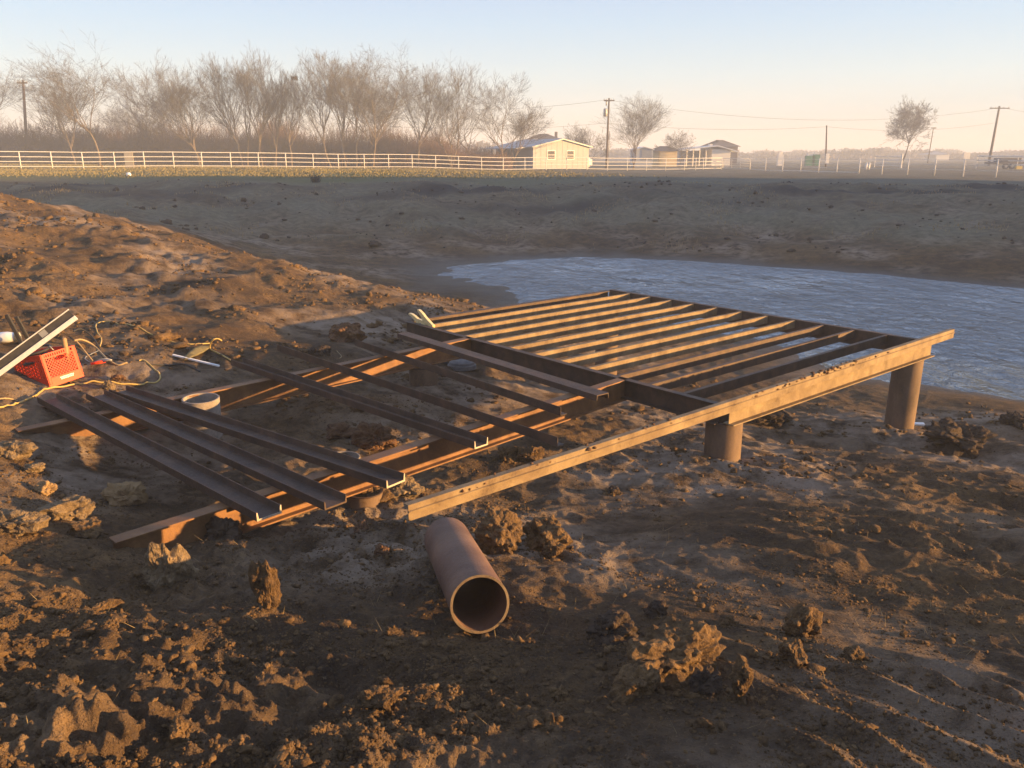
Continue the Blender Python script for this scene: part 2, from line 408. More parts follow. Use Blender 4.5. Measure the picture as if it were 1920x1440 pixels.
def m_rust(name, dark, mid, light, scale=6, rough=.62, metal=.25, streak=(1, 1, 1), bump=.004, dirt=0.0):
    t = NT(name, rough, metal, .35); P = t.coord('World'); Q = t.coord('World', streak)
    n1 = t.noise(Q, scale, 6, .62, .4); n2 = t.noise(P, 55, 5, .7); n3 = t.noise(P, 220, 2, .5)
    c = t.ramp(t.mix(.35, n1, n2), [(.33, dark), (.5, mid), (.68, light)])
    if dirt:
        d = t.ramp(t.mix(.5, t.noise(P, 3.1, 5, .7), n2), [(.50, 0), (.60, dirt)])
        c = t.mix(d, c, (.16, .105, .06))
    c = t.mix(t.ramp(n3, [(.62, 0), (.75, .5)]), c, (light[0] * 1.4, light[1] * 1.4, light[2] * 1.4))
    t.color(c); t.normal(t.bump(n3, .0012, .6, t.bump(n2, bump, .5))); t.rough(t.ramp(n2, [(.3, rough - .12), (.7, min(1, rough + .2))])); return t.m
M_STEEL = m_rust('mill_steel', (.036, .024, .019), (.070, .044, .031), (.13, .075, .045))
M_BEAM = m_rust('rusty_beam', (.085, .042, .022), (.17, .082, .034), (.27, .145, .06), 5, .6, .2)
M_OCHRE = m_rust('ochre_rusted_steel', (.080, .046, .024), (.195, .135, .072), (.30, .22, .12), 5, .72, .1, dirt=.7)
M_PIPE = m_rust('red_oxide_pipe', (.065, .034, .024), (.125, .068, .046), (.20, .118, .080), 3.2, .62, .12, (1, 1, 1), .003, .35)
M_PILE = m_rust('pile_steel', (.065, .042, .028), (.135, .086, .056), (.22, .145, .095), 5, .75, .08, (1, 1, .35), .004, .5)
M_STUB = m_rust('concrete_splashed_pipe', (.14, .115, .095), (.24, .20, .165), (.34, .29, .24), 9, .9, 0)
M_CONC = m_rust('grey_concrete', (.16, .15, .14), (.24, .22, .20), (.32, .30, .27), 9, .95, 0)

def m_plain(name, c, rough=.5, metal=0, spec=.4, var=.25, scale=14, bump=0.0):
    t = NT(name, rough, metal, spec); P = t.coord('World')
    n = t.noise(P, scale, 5, .65)
    t.color(t.ramp(n, [(.3, tuple(x * (1 - var) for x in c)), (.7, tuple(min(1, x * (1 + var)) for x in c))]))
    if bump: t.normal(t.bump(n, bump, .5))
    return t.m
M_RED = m_plain('red_crate_plastic', (.66, .050, .012), .5, 0, .3, .18, 25)
M_MARK = m_plain('worn_white_print', (.78, .70, .62), .7, 0, .2, .2, 60)
M_ALU = m_plain('brushed_aluminium', (.70, .68, .64), .42, .3, .5, .1, 40)
M_BLACKSTEEL = m_plain('dark_web_steel', (.06, .055, .055), .5, .4, .4, .3, 20)
M_WHITEPL = m_plain('white_plastic', (.72, .72, .70), .4, 0, .45, .1, 20)
M_DARKRUB = m_plain('dark_rubber', (.035, .033, .033), .7, 0, .3, .3, 25)
M_GREY = m_plain('grey_plastic', (.13, .13, .135), .55, 0, .35, .3, 18)
M_YCORD = m_plain('yellow_cord', (.42, .29, .085), .5, 0, .4, .25, 30)
M_TCORD = m_plain('tan_hose', (.30, .215, .11), .6, 0, .3, .25, 30)
M_WOODH = m_plain('wooden_handle', (.26, .17, .085), .65, 0, .3, .25, 20)
M_BRASS = m_plain('bare_brass', (.80, .62, .30), .35, .25, .5, .15, 40)
M_SAWN_LIT = m_plain('sunlit_sawn_steel', (.42, .34, .25), .5, .15, .5, .3, 60)
M_WHITEFENCE = m_plain('white_fence_paint', (.60, .58, .54), .5, 0, .4, .1, 3)
M_TAN = m_plain('tan_board', (.45, .38, .28), .85, 0, .2, .15, 2)
M_STAKE = m_plain('weathered_stake', (.34, .25, .15), .85, 0, .2, .2, 8)
M_POLE = m_plain('creosoted_pole', (.085, .060, .045), .9, 0, .2, .25, 2)
M_METALGREY = m_plain('galvanised_metal', (.30, .30, .30), .5, .5, .4, .15, 3)
M_WIRE = m_plain('power_wire', (.06, .06, .065), .6, .2, .3, .1, 1)
M_CREAM = m_plain('cream_metal_siding', (.30, .305, .32), .6, 0, .3, .06, .6)
M_WHITEWALL = m_plain('white_siding', (.70, .67, .60), .6, 0, .3, .06, .6)
M_BLUEWALL = m_plain('grey_blue_siding', (.34, .37, .41), .7, 0, .3, .08, .6)
M_YELLOWWALL = m_plain('buff_siding', (.66, .50, .27), .7, 0, .3, .08, .6)
M_ROOFMET = m_plain('pale_metal_roof', (.22, .235, .26), .45, .2, .4, .08, .6)
M_ROOFBR = m_plain('brown_shingles', (.11, .085, .07), .9, 0, .2, .2, 1.4)
M_ROOFPALE = m_plain('pale_barn_roof', (.52, .56, .62), .5, .1, .4, .06, .6)
M_GLASS = m_plain('dark_window_glass', (.04, .04, .045), .15, 0, .5, .2, 1)
M_TRIM = m_plain('white_trim', (.75, .72, .66), .6, 0, .3, .05, 1)
M_GREEN = m_plain('green_paint', (.03, .16, .08), .5, 0, .4, .15, 3)
M_TYRE = m_plain('tyre_rubber', (.03, .03, .03), .8, 0, .3, .2, 3)
M_CARDARK = m_plain('dark_trailer_paint', (.05, .05, .06), .5, .1, .4, .2, 2)
M_YELLOWP = m_plain('yellow_paint', (.60, .42, .06), .5, 0, .4, .15, 3)
def m_bark(name, a, b):
    t = NT(name, .95, 0, .15); P = t.coord('World'); n = t.noise(P, 3.0, 5, .65)
    t.color(t.ramp(n, [(.35, a), (.65, b)])); return t.m
M_BARK = m_bark('pale_bark', (.105, .082, .06), (.175, .135, .098))
M_TWIG = m_bark('bare_twigs', (.050, .046, .043), (.090, .082, .075))
M_THICKET = m_bark('red_brown_brush', (.065, .042, .033), (.125, .078, .056))
M_FAR = m_bark('far_wood_twigs', (.075, .060, .050), (.12, .095, .08))
M_EVERG = m_bark('dull_evergreen', (.030, .034, .022), (.06, .06, .036))
M_DRYGRASS = m_bark('dry_grass', (.22, .16, .08), (.36, .27, .14))
M_PASTURE = m_bark('pasture_grass', (.12, .105, .04), (.25, .205, .09))
M_ROOT = m_bark('dry_roots', (.16, .10, .05), (.30, .20, .10))

# ------------------------------------------------------------------ ground sheet: polar, finest in front of the camera, out to the horizon
def build_ground():
    half = math.radians(43)
    th = np.concatenate([np.linspace(-half, half, 1150), np.linspace(half, 2 * math.pi - half, 150)[1:-1]])
    rr = [0.0]; r = 0.7
    while r < 8: rr.append(r); r *= 1.0036
    while r < 34: rr.append(r); r *= 1.0052
    while r < 140: rr.append(r); r *= 1.014
    while r < 5200: rr.append(r); r *= 1.09
    rr = np.array(rr[1:]); na, nr = len(th), len(rr)
    R, T = np.meshgrid(rr, th, indexing='ij')
    X = (R * np.sin(T)).ravel(); Y = (R * np.cos(T)).ravel()
    Z = np.empty_like(X)
    for k in range(0, len(X), 150000): Z[k:k + 150000] = H(X[k:k + 150000], Y[k:k + 150000])
    V = np.stack([X, Y, Z], 1); V = np.vstack([V, [[0, 0, float(H(np.zeros(1), np.zeros(1))[0])]]])
    i = np.arange(nr - 1)[:, None]; j = np.arange(na)[None, :]; j2 = (j + 1) % na
    q = np.stack([i * na + j, i * na + j2, (i + 1) * na + j2, (i + 1) * na + j], -1).reshape(-1, 4)[:, ::-1]
    c = len(X); cap = np.stack([np.full(na, c), (np.arange(na) + 1) % na, np.arange(na), np.arange(na)], 1)
    o = np_obj('ground', V, q, M_GROUND)
    bmf = bmesh.new(); bmf.from_mesh(o.data); bmf.verts.ensure_lookup_table()
    nv = len(bmf.verts)
    for k in range(0, na, 1):
        try: bmf.faces.new((bmf.verts[c], bmf.verts[(k + 1) % na], bmf.verts[k])).smooth = True
        except ValueError: pass
    bmf.to_mesh(o.data); bmf.free()
    x, y, z = V[:, 0], V[:, 1], V[:, 2]; r = np.hypot(x, y)
    far = sstep(24, 30, y) * (1 - sstep(-6, -10, x) * sstep(30, 25, y))
    n = gnoise(x / 5, y / 5, 21); n2 = gnoise(x / 1.7, y / 1.7, 22)
    plateau = np.clip(sstep(44.5, 49, y + 2.2 * n) + sstep(70, 90, r), 0, 1)
    grass = np.clip(far * sstep(-3.2, -2.6, z) * (.8 + .4 * n) + .8 * plateau, 0, 1)
    green = plateau * sstep(110, 70, r) * np.clip(.75 + .6 * n, 0, 1) * sstep(14, -14, x)
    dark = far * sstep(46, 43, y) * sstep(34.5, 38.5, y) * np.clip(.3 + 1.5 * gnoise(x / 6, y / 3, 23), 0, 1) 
    pale = np.clip(.15 + .9 * gnoise(x / 1.9, y / 1.9, 24), 0, 1) * (1 - .75 * sstep(4.5, 3.2, r) * sstep(.5, -.5, x)) * (sstep(44, 36, r) + .5 * sstep(34, 30, y)) + .5 * far * sstep(40, 37, y) * sstep(31, 33, y) * 1.6 * np.clip(gnoise(x / 3, y / 6, 63) + .1, 0, 1) + sum(np.exp(-((x - a_) ** 2 + (y - b_) ** 2) / .55) for a_, b_, _c, _d in HEAPS) + .35 * sstep(.5, 2, x) * sstep(6, 8, y) * sstep(11, 9, y)
    wet = np.exp(-((z - WATER_Z) / .10) ** 2) * sstep(8, 10, y) * sstep(40, 36, r)
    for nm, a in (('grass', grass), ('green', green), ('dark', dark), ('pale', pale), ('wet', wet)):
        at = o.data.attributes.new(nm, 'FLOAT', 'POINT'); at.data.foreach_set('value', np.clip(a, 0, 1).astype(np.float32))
    return tag(o, 'bare brown clay ground with cracked clods sloping down to the pond', 'ground', kind='structure')
build_ground()

def build_water():
    t = NT('pond_water', .06, 0, .5); P = t.coord('World', (1, 1.0, 1))
    t.b.inputs['IOR'].default_value = 1.9
    t.color((.125, .165, .20))
    n1 = t.noise(P, 2.6, 4, .65, .8); n2 = t.noise(P, 8, 3, .6, .4); n3 = t.noise(t.coord('World', (1, .45, 1), (0, 0, .5)), .9, 3, .6)
    calm = t.ramp(t.noise(P, .16, 3, .5), [(.38, .25), (.58, 1)])
    n1 = t.math('MULTIPLY', n1, calm); n2 = t.math('MULTIPLY', n2, calm)
    t.normal(t.bump(n2, .025, .8, t.bump(n1, .22, 1, t.bump(n3, .55, 1)))); 
    mb = MB(); nx, ny = 60, 40
    vs = [(-16 + 66 * i / nx, 5 + 34 * j / ny, WATER_Z) for j in range(ny + 1) for i in range(nx + 1)]
    fs = [(j * (nx + 1) + i, j * (nx + 1) + i + 1, (j + 1) * (nx + 1) + i + 1, (j + 1) * (nx + 1) + i) for j in range(ny) for i in range(nx)]
    mb.add(vs, fs); o = mb.build('pond_water', t.m)
    tag(o, 'rippled grey blue pond water reflecting the evening sky', 'water', kind='structure')
build_water()

def build_haze():
    m = bpy.data.materials.new('haze_air'); m.use_nodes = True; nt = m.node_tree
    for n in list(nt.nodes): nt.nodes.remove(n)
    out = nt.nodes.new('ShaderNodeOutputMaterial'); v = nt.nodes.new('ShaderNodeVolumePrincipled')
    v.inputs['Color'].default_value = (.78, .86, 1.0, 1); v.inputs['Density'].default_value = HAZE; v.inputs['Anisotropy'].default_value = 0.0
    nt.links.new(v.outputs[0], out.inputs['Volume'])
    mb = MB(); mb.box((0, 0, -3.75), (11000, 11000, 32.5)); o = mb.build('haze', m)
    tag(o, 'thin pale evening haze over the whole pasture', 'haze', kind='stuff')
HAZE = 0.0023

# ------------------------------------------------------------------ the steel deck frame
DZ = -2.07                                       # top of the joists
A2 = Vector((math.cos(.7092), math.sin(.7092), 0)); B2 = Vector((math.sin(.7092), -math.cos(.7092), 0))
O2 = Vector((-.6484 * 2.07, 5.0873 * 2.07, 0)); BAY = .4055; LEN = 3.85
def D(u, v, z=0.0): return O2 + A2 * u + B2 * v + Vector((0, 0, DZ + z))
def prof_I(hh, w, tf=.011, tw=.009):             # I-beam hung below its top at 0
    a, b = w / 2, tw / 2
    return [(-a, 0), (a, 0), (a, -tf), (b, -tf), (b, -hh + tf), (a, -hh + tf), (a, -hh), (-a, -hh), (-a, -hh + tf), (-b, -hh + tf), (-b, -tf), (-a, -tf)]
def prof_C(hh, w, t=.008):                       # channel, web at side 0, flanges reach to +w, top at 0
    return [(0, 0), (w, 0), (w, -t), (t, -t), (t, -hh + t), (w, -hh + t), (w, -hh), (0, -hh)]
def prof_U(w, hh, t=.009):                       # channel lying open side up, underside at 0
    a = w / 2; s_ = t * .35
    return [(-a, 0), (a, 0), (a, hh), (a - t + s_, hh), (a - t - s_, t * 1.25), (-a + t + s_, t * 1.25), (-a + t - s_, hh), (-a, hh)]

def build_frame():
    root = thing('deck_frame', 'large rusty steel deck frame of parallel joists standing on round piles beside the pond', 'steel frame', D(1.9, 2.4, -.9))
    def part(name, prof, P0, P1, mat, label=None, bev=.0012):
        mb = MB(); mb.prism(prof, P0, P1); o = mb.build(name, mat, root); recalc(o, bev, 1)
        if label: o['label'] = label
        return o
    W12 = BAY * 12 - .05
    part('girder', prof_C(.19, .07), D(0, -.03), D(0, W12 + .02), M_STEEL)
    part('end_channel', [(-a, b) for a, b in prof_C(.19, .07)], D(LEN, -.05), D(LEN, W12 + .02), M_STEEL)
    part('edge_beam', prof_I(.17, .09), D(.085, 0), D(LEN - .085, 0), M_STEEL)
    for k in range(1, 12):
        part('joist', [(-a, b) for a, b in prof_C(.10, .045, .006)], D(.012, BAY * k, -.003), D(LEN - .012, BAY * k, -.003), M_OCHRE if k < 9 else M_STEEL)  # shade painted in: joists beside the rail get darker steel than sunlit ones
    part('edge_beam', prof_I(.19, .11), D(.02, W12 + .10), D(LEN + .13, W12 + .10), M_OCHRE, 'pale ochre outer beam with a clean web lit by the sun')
    mb = MB(); mb.box((0, 0, 0), (.012, .10, .165), Matrix.Rotation(.7092, 3, 'Z')); o = mb.build('end_plate', M_STEEL, root); 
    c = D(LEN + .125, W12 + .05, -.095); root_off = c - Vector(root.location)
    for v in o.data.vertices: v.co += c
    # the two long beams that run on towards the bank
    part('long_beam', prof_I(.21, .10, .012), D(-.012, 3.74), D(-4.79, 4.22), M_BEAM, 'orange rusted I-beam crossing in front, its end buried in clods')
    part('long_beam', prof_I(.21, .10, .012), D(-.012, 1.33), D(-4.79, 1.70), M_BEAM, 'rusted I-beam farther back, passing behind the pipe stub')
    def pile(u, v, top, deep, r=.162, mat=None, tilt=0):
        P = D(u, v, top); g = h(P.x, P.y)
        mb = MB(); mb.pipe(P, (P.x - tilt, P.y, g - deep), r, .012, 40)
        o = mb.build('pile', mat or M_PILE, root); recalc(o); shade(o, 40)
        mb = MB(); mb.tube([P + Vector((math.cos(w) * (r + .001), math.sin(w) * (r + .001), -.004)) for w in np.linspace(0, 2 * math.pi, 33)], .006, 6, False); mb.build('weld_bead', M_STEEL, root, True); return o
    pile(.16, 4.78, -.192, .5); pile(3.70, 4.80, -.192, .5, tilt=.02); pile(-.75, 1.41, -.205, .5); pile(2.8, .90, -.20, .5); pile(-3.10, 4.07, -.215, .5, .13)
    pile(3.55, .2, -.192, .5)
    mb = MB(); mb.prism(prof_I(.16, .09), D(2.8, .05, -.10), D(2.8, 2.2, -.10)); 
    return root
build_frame()

def channel(name, label, prof, P0, P1, mat, group=None, cat='steel channel', up=(0, 0, 1)):
    P0 = Vector(P0); P1 = Vector(P1)
    mb = MB(); mb.prism(prof, P0, P1, up, 8)
    c = (P0 + P1) / 2
    o = mesh_obj(name, [Vector(v) - c for v in mb.v], mb.f, mat); o.location = c
    recalc(o, .0012, 1); tag(o, label, cat, group)
    if not any(q in label for q in ('leftmost', 'right open', 'narrower')): return o
    d = (P1 - P0).normalized(); mb = MB(); mb.prism(prof, P0 - c - d * .0035, P0 - c - d * .0005, up)
    e = mesh_obj('sunlit_sawn_end', mb.v, mb.f, M_SAWN_LIT, None); e.parent = o; recalc(e)  # cut metal, its colour brightened for the sunlight these ends catch
    return o
ZB = DZ + .002
GU = 'loose channels laid across the two long beams'
U6 = prof_U(.165, .055, .010)
def zz(p, q, lift0=0.0, lift1=0.0):
    P = at_z(*p, ZB); Q = at_z(*q, ZB); P.z += lift0; Q.z += lift1; return P, Q
channel('steel_channel', 'leftmost open channel of three, its bright end nearest the standing clod', U6, *zz((505, 970), (90, 752)), M_STEEL, GU)
channel('steel_channel', 'middle open channel of the three, with a dull brown end', U6, *zz((630, 950), (180, 745)), M_STEEL, GU)
channel('steel_channel', 'right open channel of the three, passing over the pipe stub', U6, *zz((742, 909), (222, 737)), M_STEEL, GU)
channel('steel_channel', 'long narrower channel whose upturned sunlit end juts past the beam mid frame', prof_U(.135, .06, .009), *zz((902, 838), (445, 683)), M_STEEL, GU)
channel('steel_channel', 'channel laid web up right beside the girder', [(a, .055 - b) for a, b in prof_U(.145, .055, .008)], *zz((1130, 750), (755, 632)), M_STEEL, GU)
ANG = [(0, 0), (.075, 0), (.075, .006), (.006, .006), (.006, .075), (0, .075)]
channel('steel_angle', 'long thin steel angle reaching the pale side rail', ANG, *zz((1045, 838), (520, 658)), M_STEEL, GU, 'steel angle')
channel('steel_angle', 'shorter steel angle ending on the front beam with a squared off tip', ANG, *zz((1051, 780), (665, 648)), M_STEEL, GU, 'steel angle')

# the long pale channel that lies along the right side of the frame and past both ends
def build_rail():
    P0 = at_z(765, 948, -2.03); P1 = at_z(1790, 617, -1.965)
    prof = [(0, 0), (-.045, 0), (-.045, -.008), (-.008, -.008), (-.008, -.092), (-.045, -.092), (-.045, -.10), (0, -.10), (0, -.072), (.012, -.068), (.012, -.062), (0, -.058)]
    d = (P1 - P0).normalized()
    root = thing('side_channel', 'long mud crusted ochre channel lying along the right side, one end on the ground', 'steel channel', (P0 + P1) / 2)
    mb = MB(); mb.prism([(0, 0), (-.05, 0), (-.05, -.008), (-.008, -.008), (-.008, -.097), (-.05, -.097), (-.05, -.105), (0, -.105)], P0, P1, nseg=12)
    o = mb.build('channel', M_OCHRE, root); recalc(o, .0015, 1)
    mb = MB(); sd = d.cross(Vector((0, 0, 1)))
    mb.prism([(.0005, -.036), (.010, -.040), (.010, -.046), (.0005, -.050)], P0, P1, nseg=4); o = mb.build('rib', M_OCHRE, root); recalc(o)
    rnd = random.Random(4); mb = MB(); L = (P1 - P0).length
    for k in range(150):
        t = rnd.choice((rnd.uniform(.02, .35), rnd.uniform(.46, .80), rnd.uniform(.52, .70), rnd.uniform(.55, .68))); c = P0.lerp(P1, t) + sd * rnd.uniform(-.045, .008) + Vector((0, 0, rnd.uniform(-.03, .006)))
        bm = bmesh.new(); bmesh.ops.create_icosphere(bm, subdivisions=1, radius=rnd.uniform(.006, .017))
        s3 = Vector((rnd.uniform(.7, 1.8), rnd.uniform(.7, 1.8), rnd.uniform(.5, 1)))
        vs = [Vector((v.co.x * s3.x, v.co.y * s3.y, v.co.z * s3.z)) * rnd.uniform(.75, 1.25) + c for v in bm.verts]
        mb.add(vs, [tuple(v.index for v in f.verts) for f in bm.faces]); bm.free()
    mb.build('mud_crust', M_CLOD_RED, root, True)['kind'] = 'stuff'
build_rail()

# ------------------------------------------------------------------ pipes
def build_pipes():
    r = .1235
    N = at_y(900, 1133, 3.055); Fp = at_y(838, 1012, 4.09)
    root = thing('steel_pipe', 'short cut length of red brown steel pipe lying with its open end towards the viewer', 'pipe', (N + Fp) / 2)
    mb = MB(); mb.pipe(N, Fp, r, .0095, 72); o = mb.build('pipe_wall', M_PIPE, root); recalc(o, .0012, 1); shade(o, 40)
    d = (Fp - N).normalized()
    mb = MB(); mb.pipe(N - d * .001, N + d * .003, r + .0006, .0105, 72); o = mb.build('cut_rim', M_OCHRE, root); recalc(o); shade(o, 40)
    # stubs of piles not yet cut to height
    P = at_z(376, 746, -2.065); g = h(P.x, P.y)
    mb = MB(); mb.pipe((P.x, P.y, -2.065), (P.x - .01, P.y + .02, g - .35), .158, .016, 48)
    o = mb.build('pile_stub', M_STUB); recalc(o, .002, 1); shade(o, 40)
    tag(o, 'open topped grey splashed pipe stub standing behind the three channels', 'pipe stub')
    P = ground_at(642, 866); 
    mb = MB(); mb.pipe((P.x, P.y, P.z + .03), (P.x, P.y, P.z - .35), .15, .012, 40)
    o = mb.build('pile_stub', M_STUB); recalc(o, .002, 1); shade(o, 40)
    tag(o, 'low pipe stub whose pale rim just clears the mud behind the front beam', 'pipe stub')
build_pipes()

# ------------------------------------------------------------------ crate, tools and cords on the left
def build_crate():
    C0 = at_z(93, 719, -2.02)                                            # near bottom corner of the sunny end
    C0.z = h(C0.x, C0.y) + .0
    e1 = Vector((.47, .88, 0)).normalized(); e2 = Vector((-.88, .47, 0)).normalized(); up = Vector((0, 0, 1))
    R = Matrix.Rotation(math.radians(-9), 3, Vector((.5, .87, 0)))       # the crate leans away to the left
    R = Matrix.Rotation(math.radians(-5), 3, e2) @ R
    e1, e2, up = R @ e1, R @ e2, R @ up
    W, L, T, th = .35, .47, .31, .014
    root = thing('milk_crate', 'bright red plastic milk crate with lattice sides leaning in the mud', 'crate', C0)
    def P(a, b, c): return C0 + e1 * a + e2 * b + up * c
    def panel(o0, ea, n, wid, has_mark):
        """one side: o0 lower corner, ea along, n outward; rim with slots, handle hole, diamond lattice, solid foot"""
        def bar(mb, a0, c0, a1, c1, w, dep=th):
            p0 = o0 + ea * a0 + up * c0; p1 = o0 + ea * a1 + up * c1; d = (p1 - p0).normalized(); sd = d.cross(n)
            mb.prism([(-w / 2, -dep), (w / 2, -dep), (w / 2, 0), (-w / 2, 0)], p0, p1, up=n)
        mb = MB()
        bar(mb, 0.004, .012, wid - .004, .012, .024); bar(mb, .03, .052, wid - .03, .052, .056, th - .004)      # foot and solid panel
        bar(mb, .018, .025, .018, T - .004, .036); bar(mb, wid - .018, .025, wid - .018, T - .004, .036)        # corner posts
        bar(mb, .036, T - .007, wid - .036, T - .007, .012); bar(mb, .036, T - .042, wid - .036, T - .042, .012)
        k = .046
        while k < wid - .04: bar(mb, k, T - .036, k, T - .013, .011); k += .022
        lo, hi, l, r_ = .078, T - .048, .036, wid - .036                                                      # lattice, clipped to its window
        hc, hw, hh_ = wid / 2, .055, .034
        for s_ in (1, -1):
            q = -0.3
            while q < wid + .3:
                pts = []
                for i in range(25):
                    c = lo + (hi - lo) * i / 24; a = q + s_ * (c - lo) * .95
                    ok = l <= a <= r_ and not (abs(a - hc) < hw and c > hi - hh_ - .012)
                    if ok: pts.append((a, c))
                    if (not ok or i == 24) and len(pts) > 1:
                        bar(mb, *pts[0], *pts[-1], .0065, th * .6); pts = []
                    elif not ok: pts = []
                q += .030
        ring = [o0 + ea * (hc + (hw + .004) * math.cos(w)) + up * (hi - .022 + (hh_ * .72) * math.sin(w)) - n * .006 for w in np.linspace(0, 2 * math.pi, 25)]
        mb.tube(ring, .006, 6, False)
        o = mb.build('side_panel', M_RED, root); recalc(o)
        if has_mark:                                                                                          # worn illegible print
            rnd = random.Random(3); mm = MB(); x = wid * .36
            for row, c in ((0, .060), (1, .046)):
                x = wid * (.34 + .02 * row)
                while x < wid * .72:
                    w = rnd.uniform(.010, .020)
                    p = o0 + ea * (x + w / 2) + up * (c + rnd.uniform(-.001, .001)) + n * .0006
                    mm.prism([(-.0055, 0), (.0055, 0), (.0055, .0006), (-.0055, .0006)], p - ea * w / 2, p + ea * w / 2, up=n); x += w + rnd.uniform(.001, .004)
            mm.build('print_mark', M_MARK, root)
    panel(P(0, 0, 0), e1, -e2, W, True)
    panel(P(0, L, 0), -e2, -e1, L, False)
    panel(P(W, L, 0), -e1, e2, W, False)
    panel(P(W, 0, 0), e2, e1, L, False)
    mb = MB(); mb.prism([(.02, .006), (W - .02, .006), (W - .02, .014), (.02, .014)], P(0, .02, 0), P(0, L - .02, 0), up=up, side=e1); o = mb.build('base', M_RED, root); recalc(o)
    # a wooden handle and dark hose ends stand in the crate
    p = P(W * .72, .05, .05); q = P(W * .78, .0, .40)
    mb = MB(); mb.tube([p, p.lerp(q, .5), p.lerp(q, .96), q], [.022, .021, .024, .017], 14); o = mb.build('hammer_handle', M_WOODH); shade(o, 50)
    tag(o, 'thick brown wooden handle sticking up out of the red crate', 'tool handle')
    mb = MB(); a = [P(W * (.3 + .35 * math.cos(t)), L * (.45 + .3 * math.sin(t)), .20 + .012 * t) for t in np.linspace(0, 15, 90)]
    mb.tube(a, .012, 8); o = mb.build('coiled_cable', M_DARKRUB, None, True); tag(o, 'dark cable coiled inside the red crate', 'cable')
    mb = MB(); a = [P(W * .55, L * .2, .2), P(W * .5, L * .12, .31), P(W * .42, L * .10, .36), P(W * .40, L * .16, .34)]
    mb.tube(a, .006, 8); o = mb.build('wire_hook', M_METALGREY, None, True); tag(o, 'thin bent wire poking out of the top of the crate', 'wire')
build_crate()

def build_level():
    # the long straightedge leans up from the lower left across the crate
    Q = at_y(138, 590, 6.98); P = at_y(-70, 742, 6.62)
    d = (Q - P).normalized(); n = Vector((.62, -.72, .30)); n = (n - d * n.dot(d)).normalized()
    root = thing('straightedge', 'long silver aluminium straightedge with a dark web leaning over the red crate', 'straightedge', (P + Q) / 2)
    s_ = d.cross(n).normalized()
    if s_.z > 0: s_ = -s_
    mb = MB(); mb.prism([(.010, -.018), (.050, -.018), (.050, .018), (.010, .018)], P, Q, up=n, side=s_); o = mb.build('lower_flange', M_ALU, root); recalc(o, .002)
    mb = MB(); mb.prism([(-.062, -.018), (-.052, -.018), (-.052, .018), (-.062, .018)], P, Q, up=n, side=s_); o = mb.build('upper_flange', M_ALU, root); recalc(o, .002)
    mb = MB(); mb.prism([(-.052, -.006), (.010, -.006), (.010, .006), (-.052, .006)], P, Q - d * .004, up=n, side=s_); o = mb.build('web', M_BLACKSTEEL, root); recalc(o)
    mb = MB(); mid = P.lerp(Q, .74); mb.prism([(-.046, .006), (.004, .006), (.004, .010), (-.046, .010)], mid - d * .03, mid + d * .03, up=n, side=s_); o = mb.build('vial_window', M_METALGREY, root); recalc(o)
build_level()

def build_left_tools():
    # white jug lying on its side
    c = ground_at(12, 634); c.z += .055
    ax = Vector((.97, .1, .05)).normalized()
    root = thing('white_jug', 'white plastic jug on its side at the left edge of the photo', 'jug', c)
    prof = [(-.13, 0.0), (-.13, .045), (-.12, .056), (.02, .056), (.06, .048), (.09, .040), (.095, .042), (.125, .042), (.127, .0)]
    mb = MB(); a = ax.cross(Vector((0, 0, 1))).normalized(); b = ax.cross(a)
    n = 24; vs = []; fs = []
    for t, r in prof:
        for k in range(n):
            w = 2 * math.pi * k / n; vs.append(c + ax * t + (a * math.cos(w) + b * math.sin(w)) * max(r, .0005))
    for i in range(len(prof) - 1):
        for k in range(n): fs.append((i * n + k, i * n + (k + 1) % n, (i + 1) * n + (k + 1) % n, (i + 1) * n + k))
    mb.add(vs, fs); o = mb.build('body', M_WHITEPL, root); recalc(o); shade(o, 50)
    mb = MB(); mb.pipe(c + ax * .095, c + ax * .132, .047, .008, 24); o = mb.build('lid_ring', M_GREY, root); recalc(o); shade(o)
    for p0, p1, lb in (((12, 590), (46, 640), 'dark flat tool handle leaning beside the white jug'), ((30, 594), (58, 632), 'thin dark rod leaning just right of the flat handle')):
        e = ground_at(p1[0], p1[1] + 4); s_ = at_y(p0[0], p0[1], e.y - .05)
        mb = MB(); sd = Vector((1, 0, 0))
        if 'flat' in lb: mb.prism([(-.022, -.01), (.022, -.01), (.018, .012), (-.018, .012)], e - Vector((0, 0, .04)), s_, up=(0, -1, .2), nseg=3)
        else: mb.tube([e - Vector((0, 0, .03)), e.lerp(s_, .5) + Vector((.004, 0, 0)), s_], [.013, .012, .010], 10)
        o = mb.build('tool_handle', M_DARKRUB); recalc(o, .003 if 'flat' in lb else 0); tag(o, lb, 'tool handle')
build_left_tools()

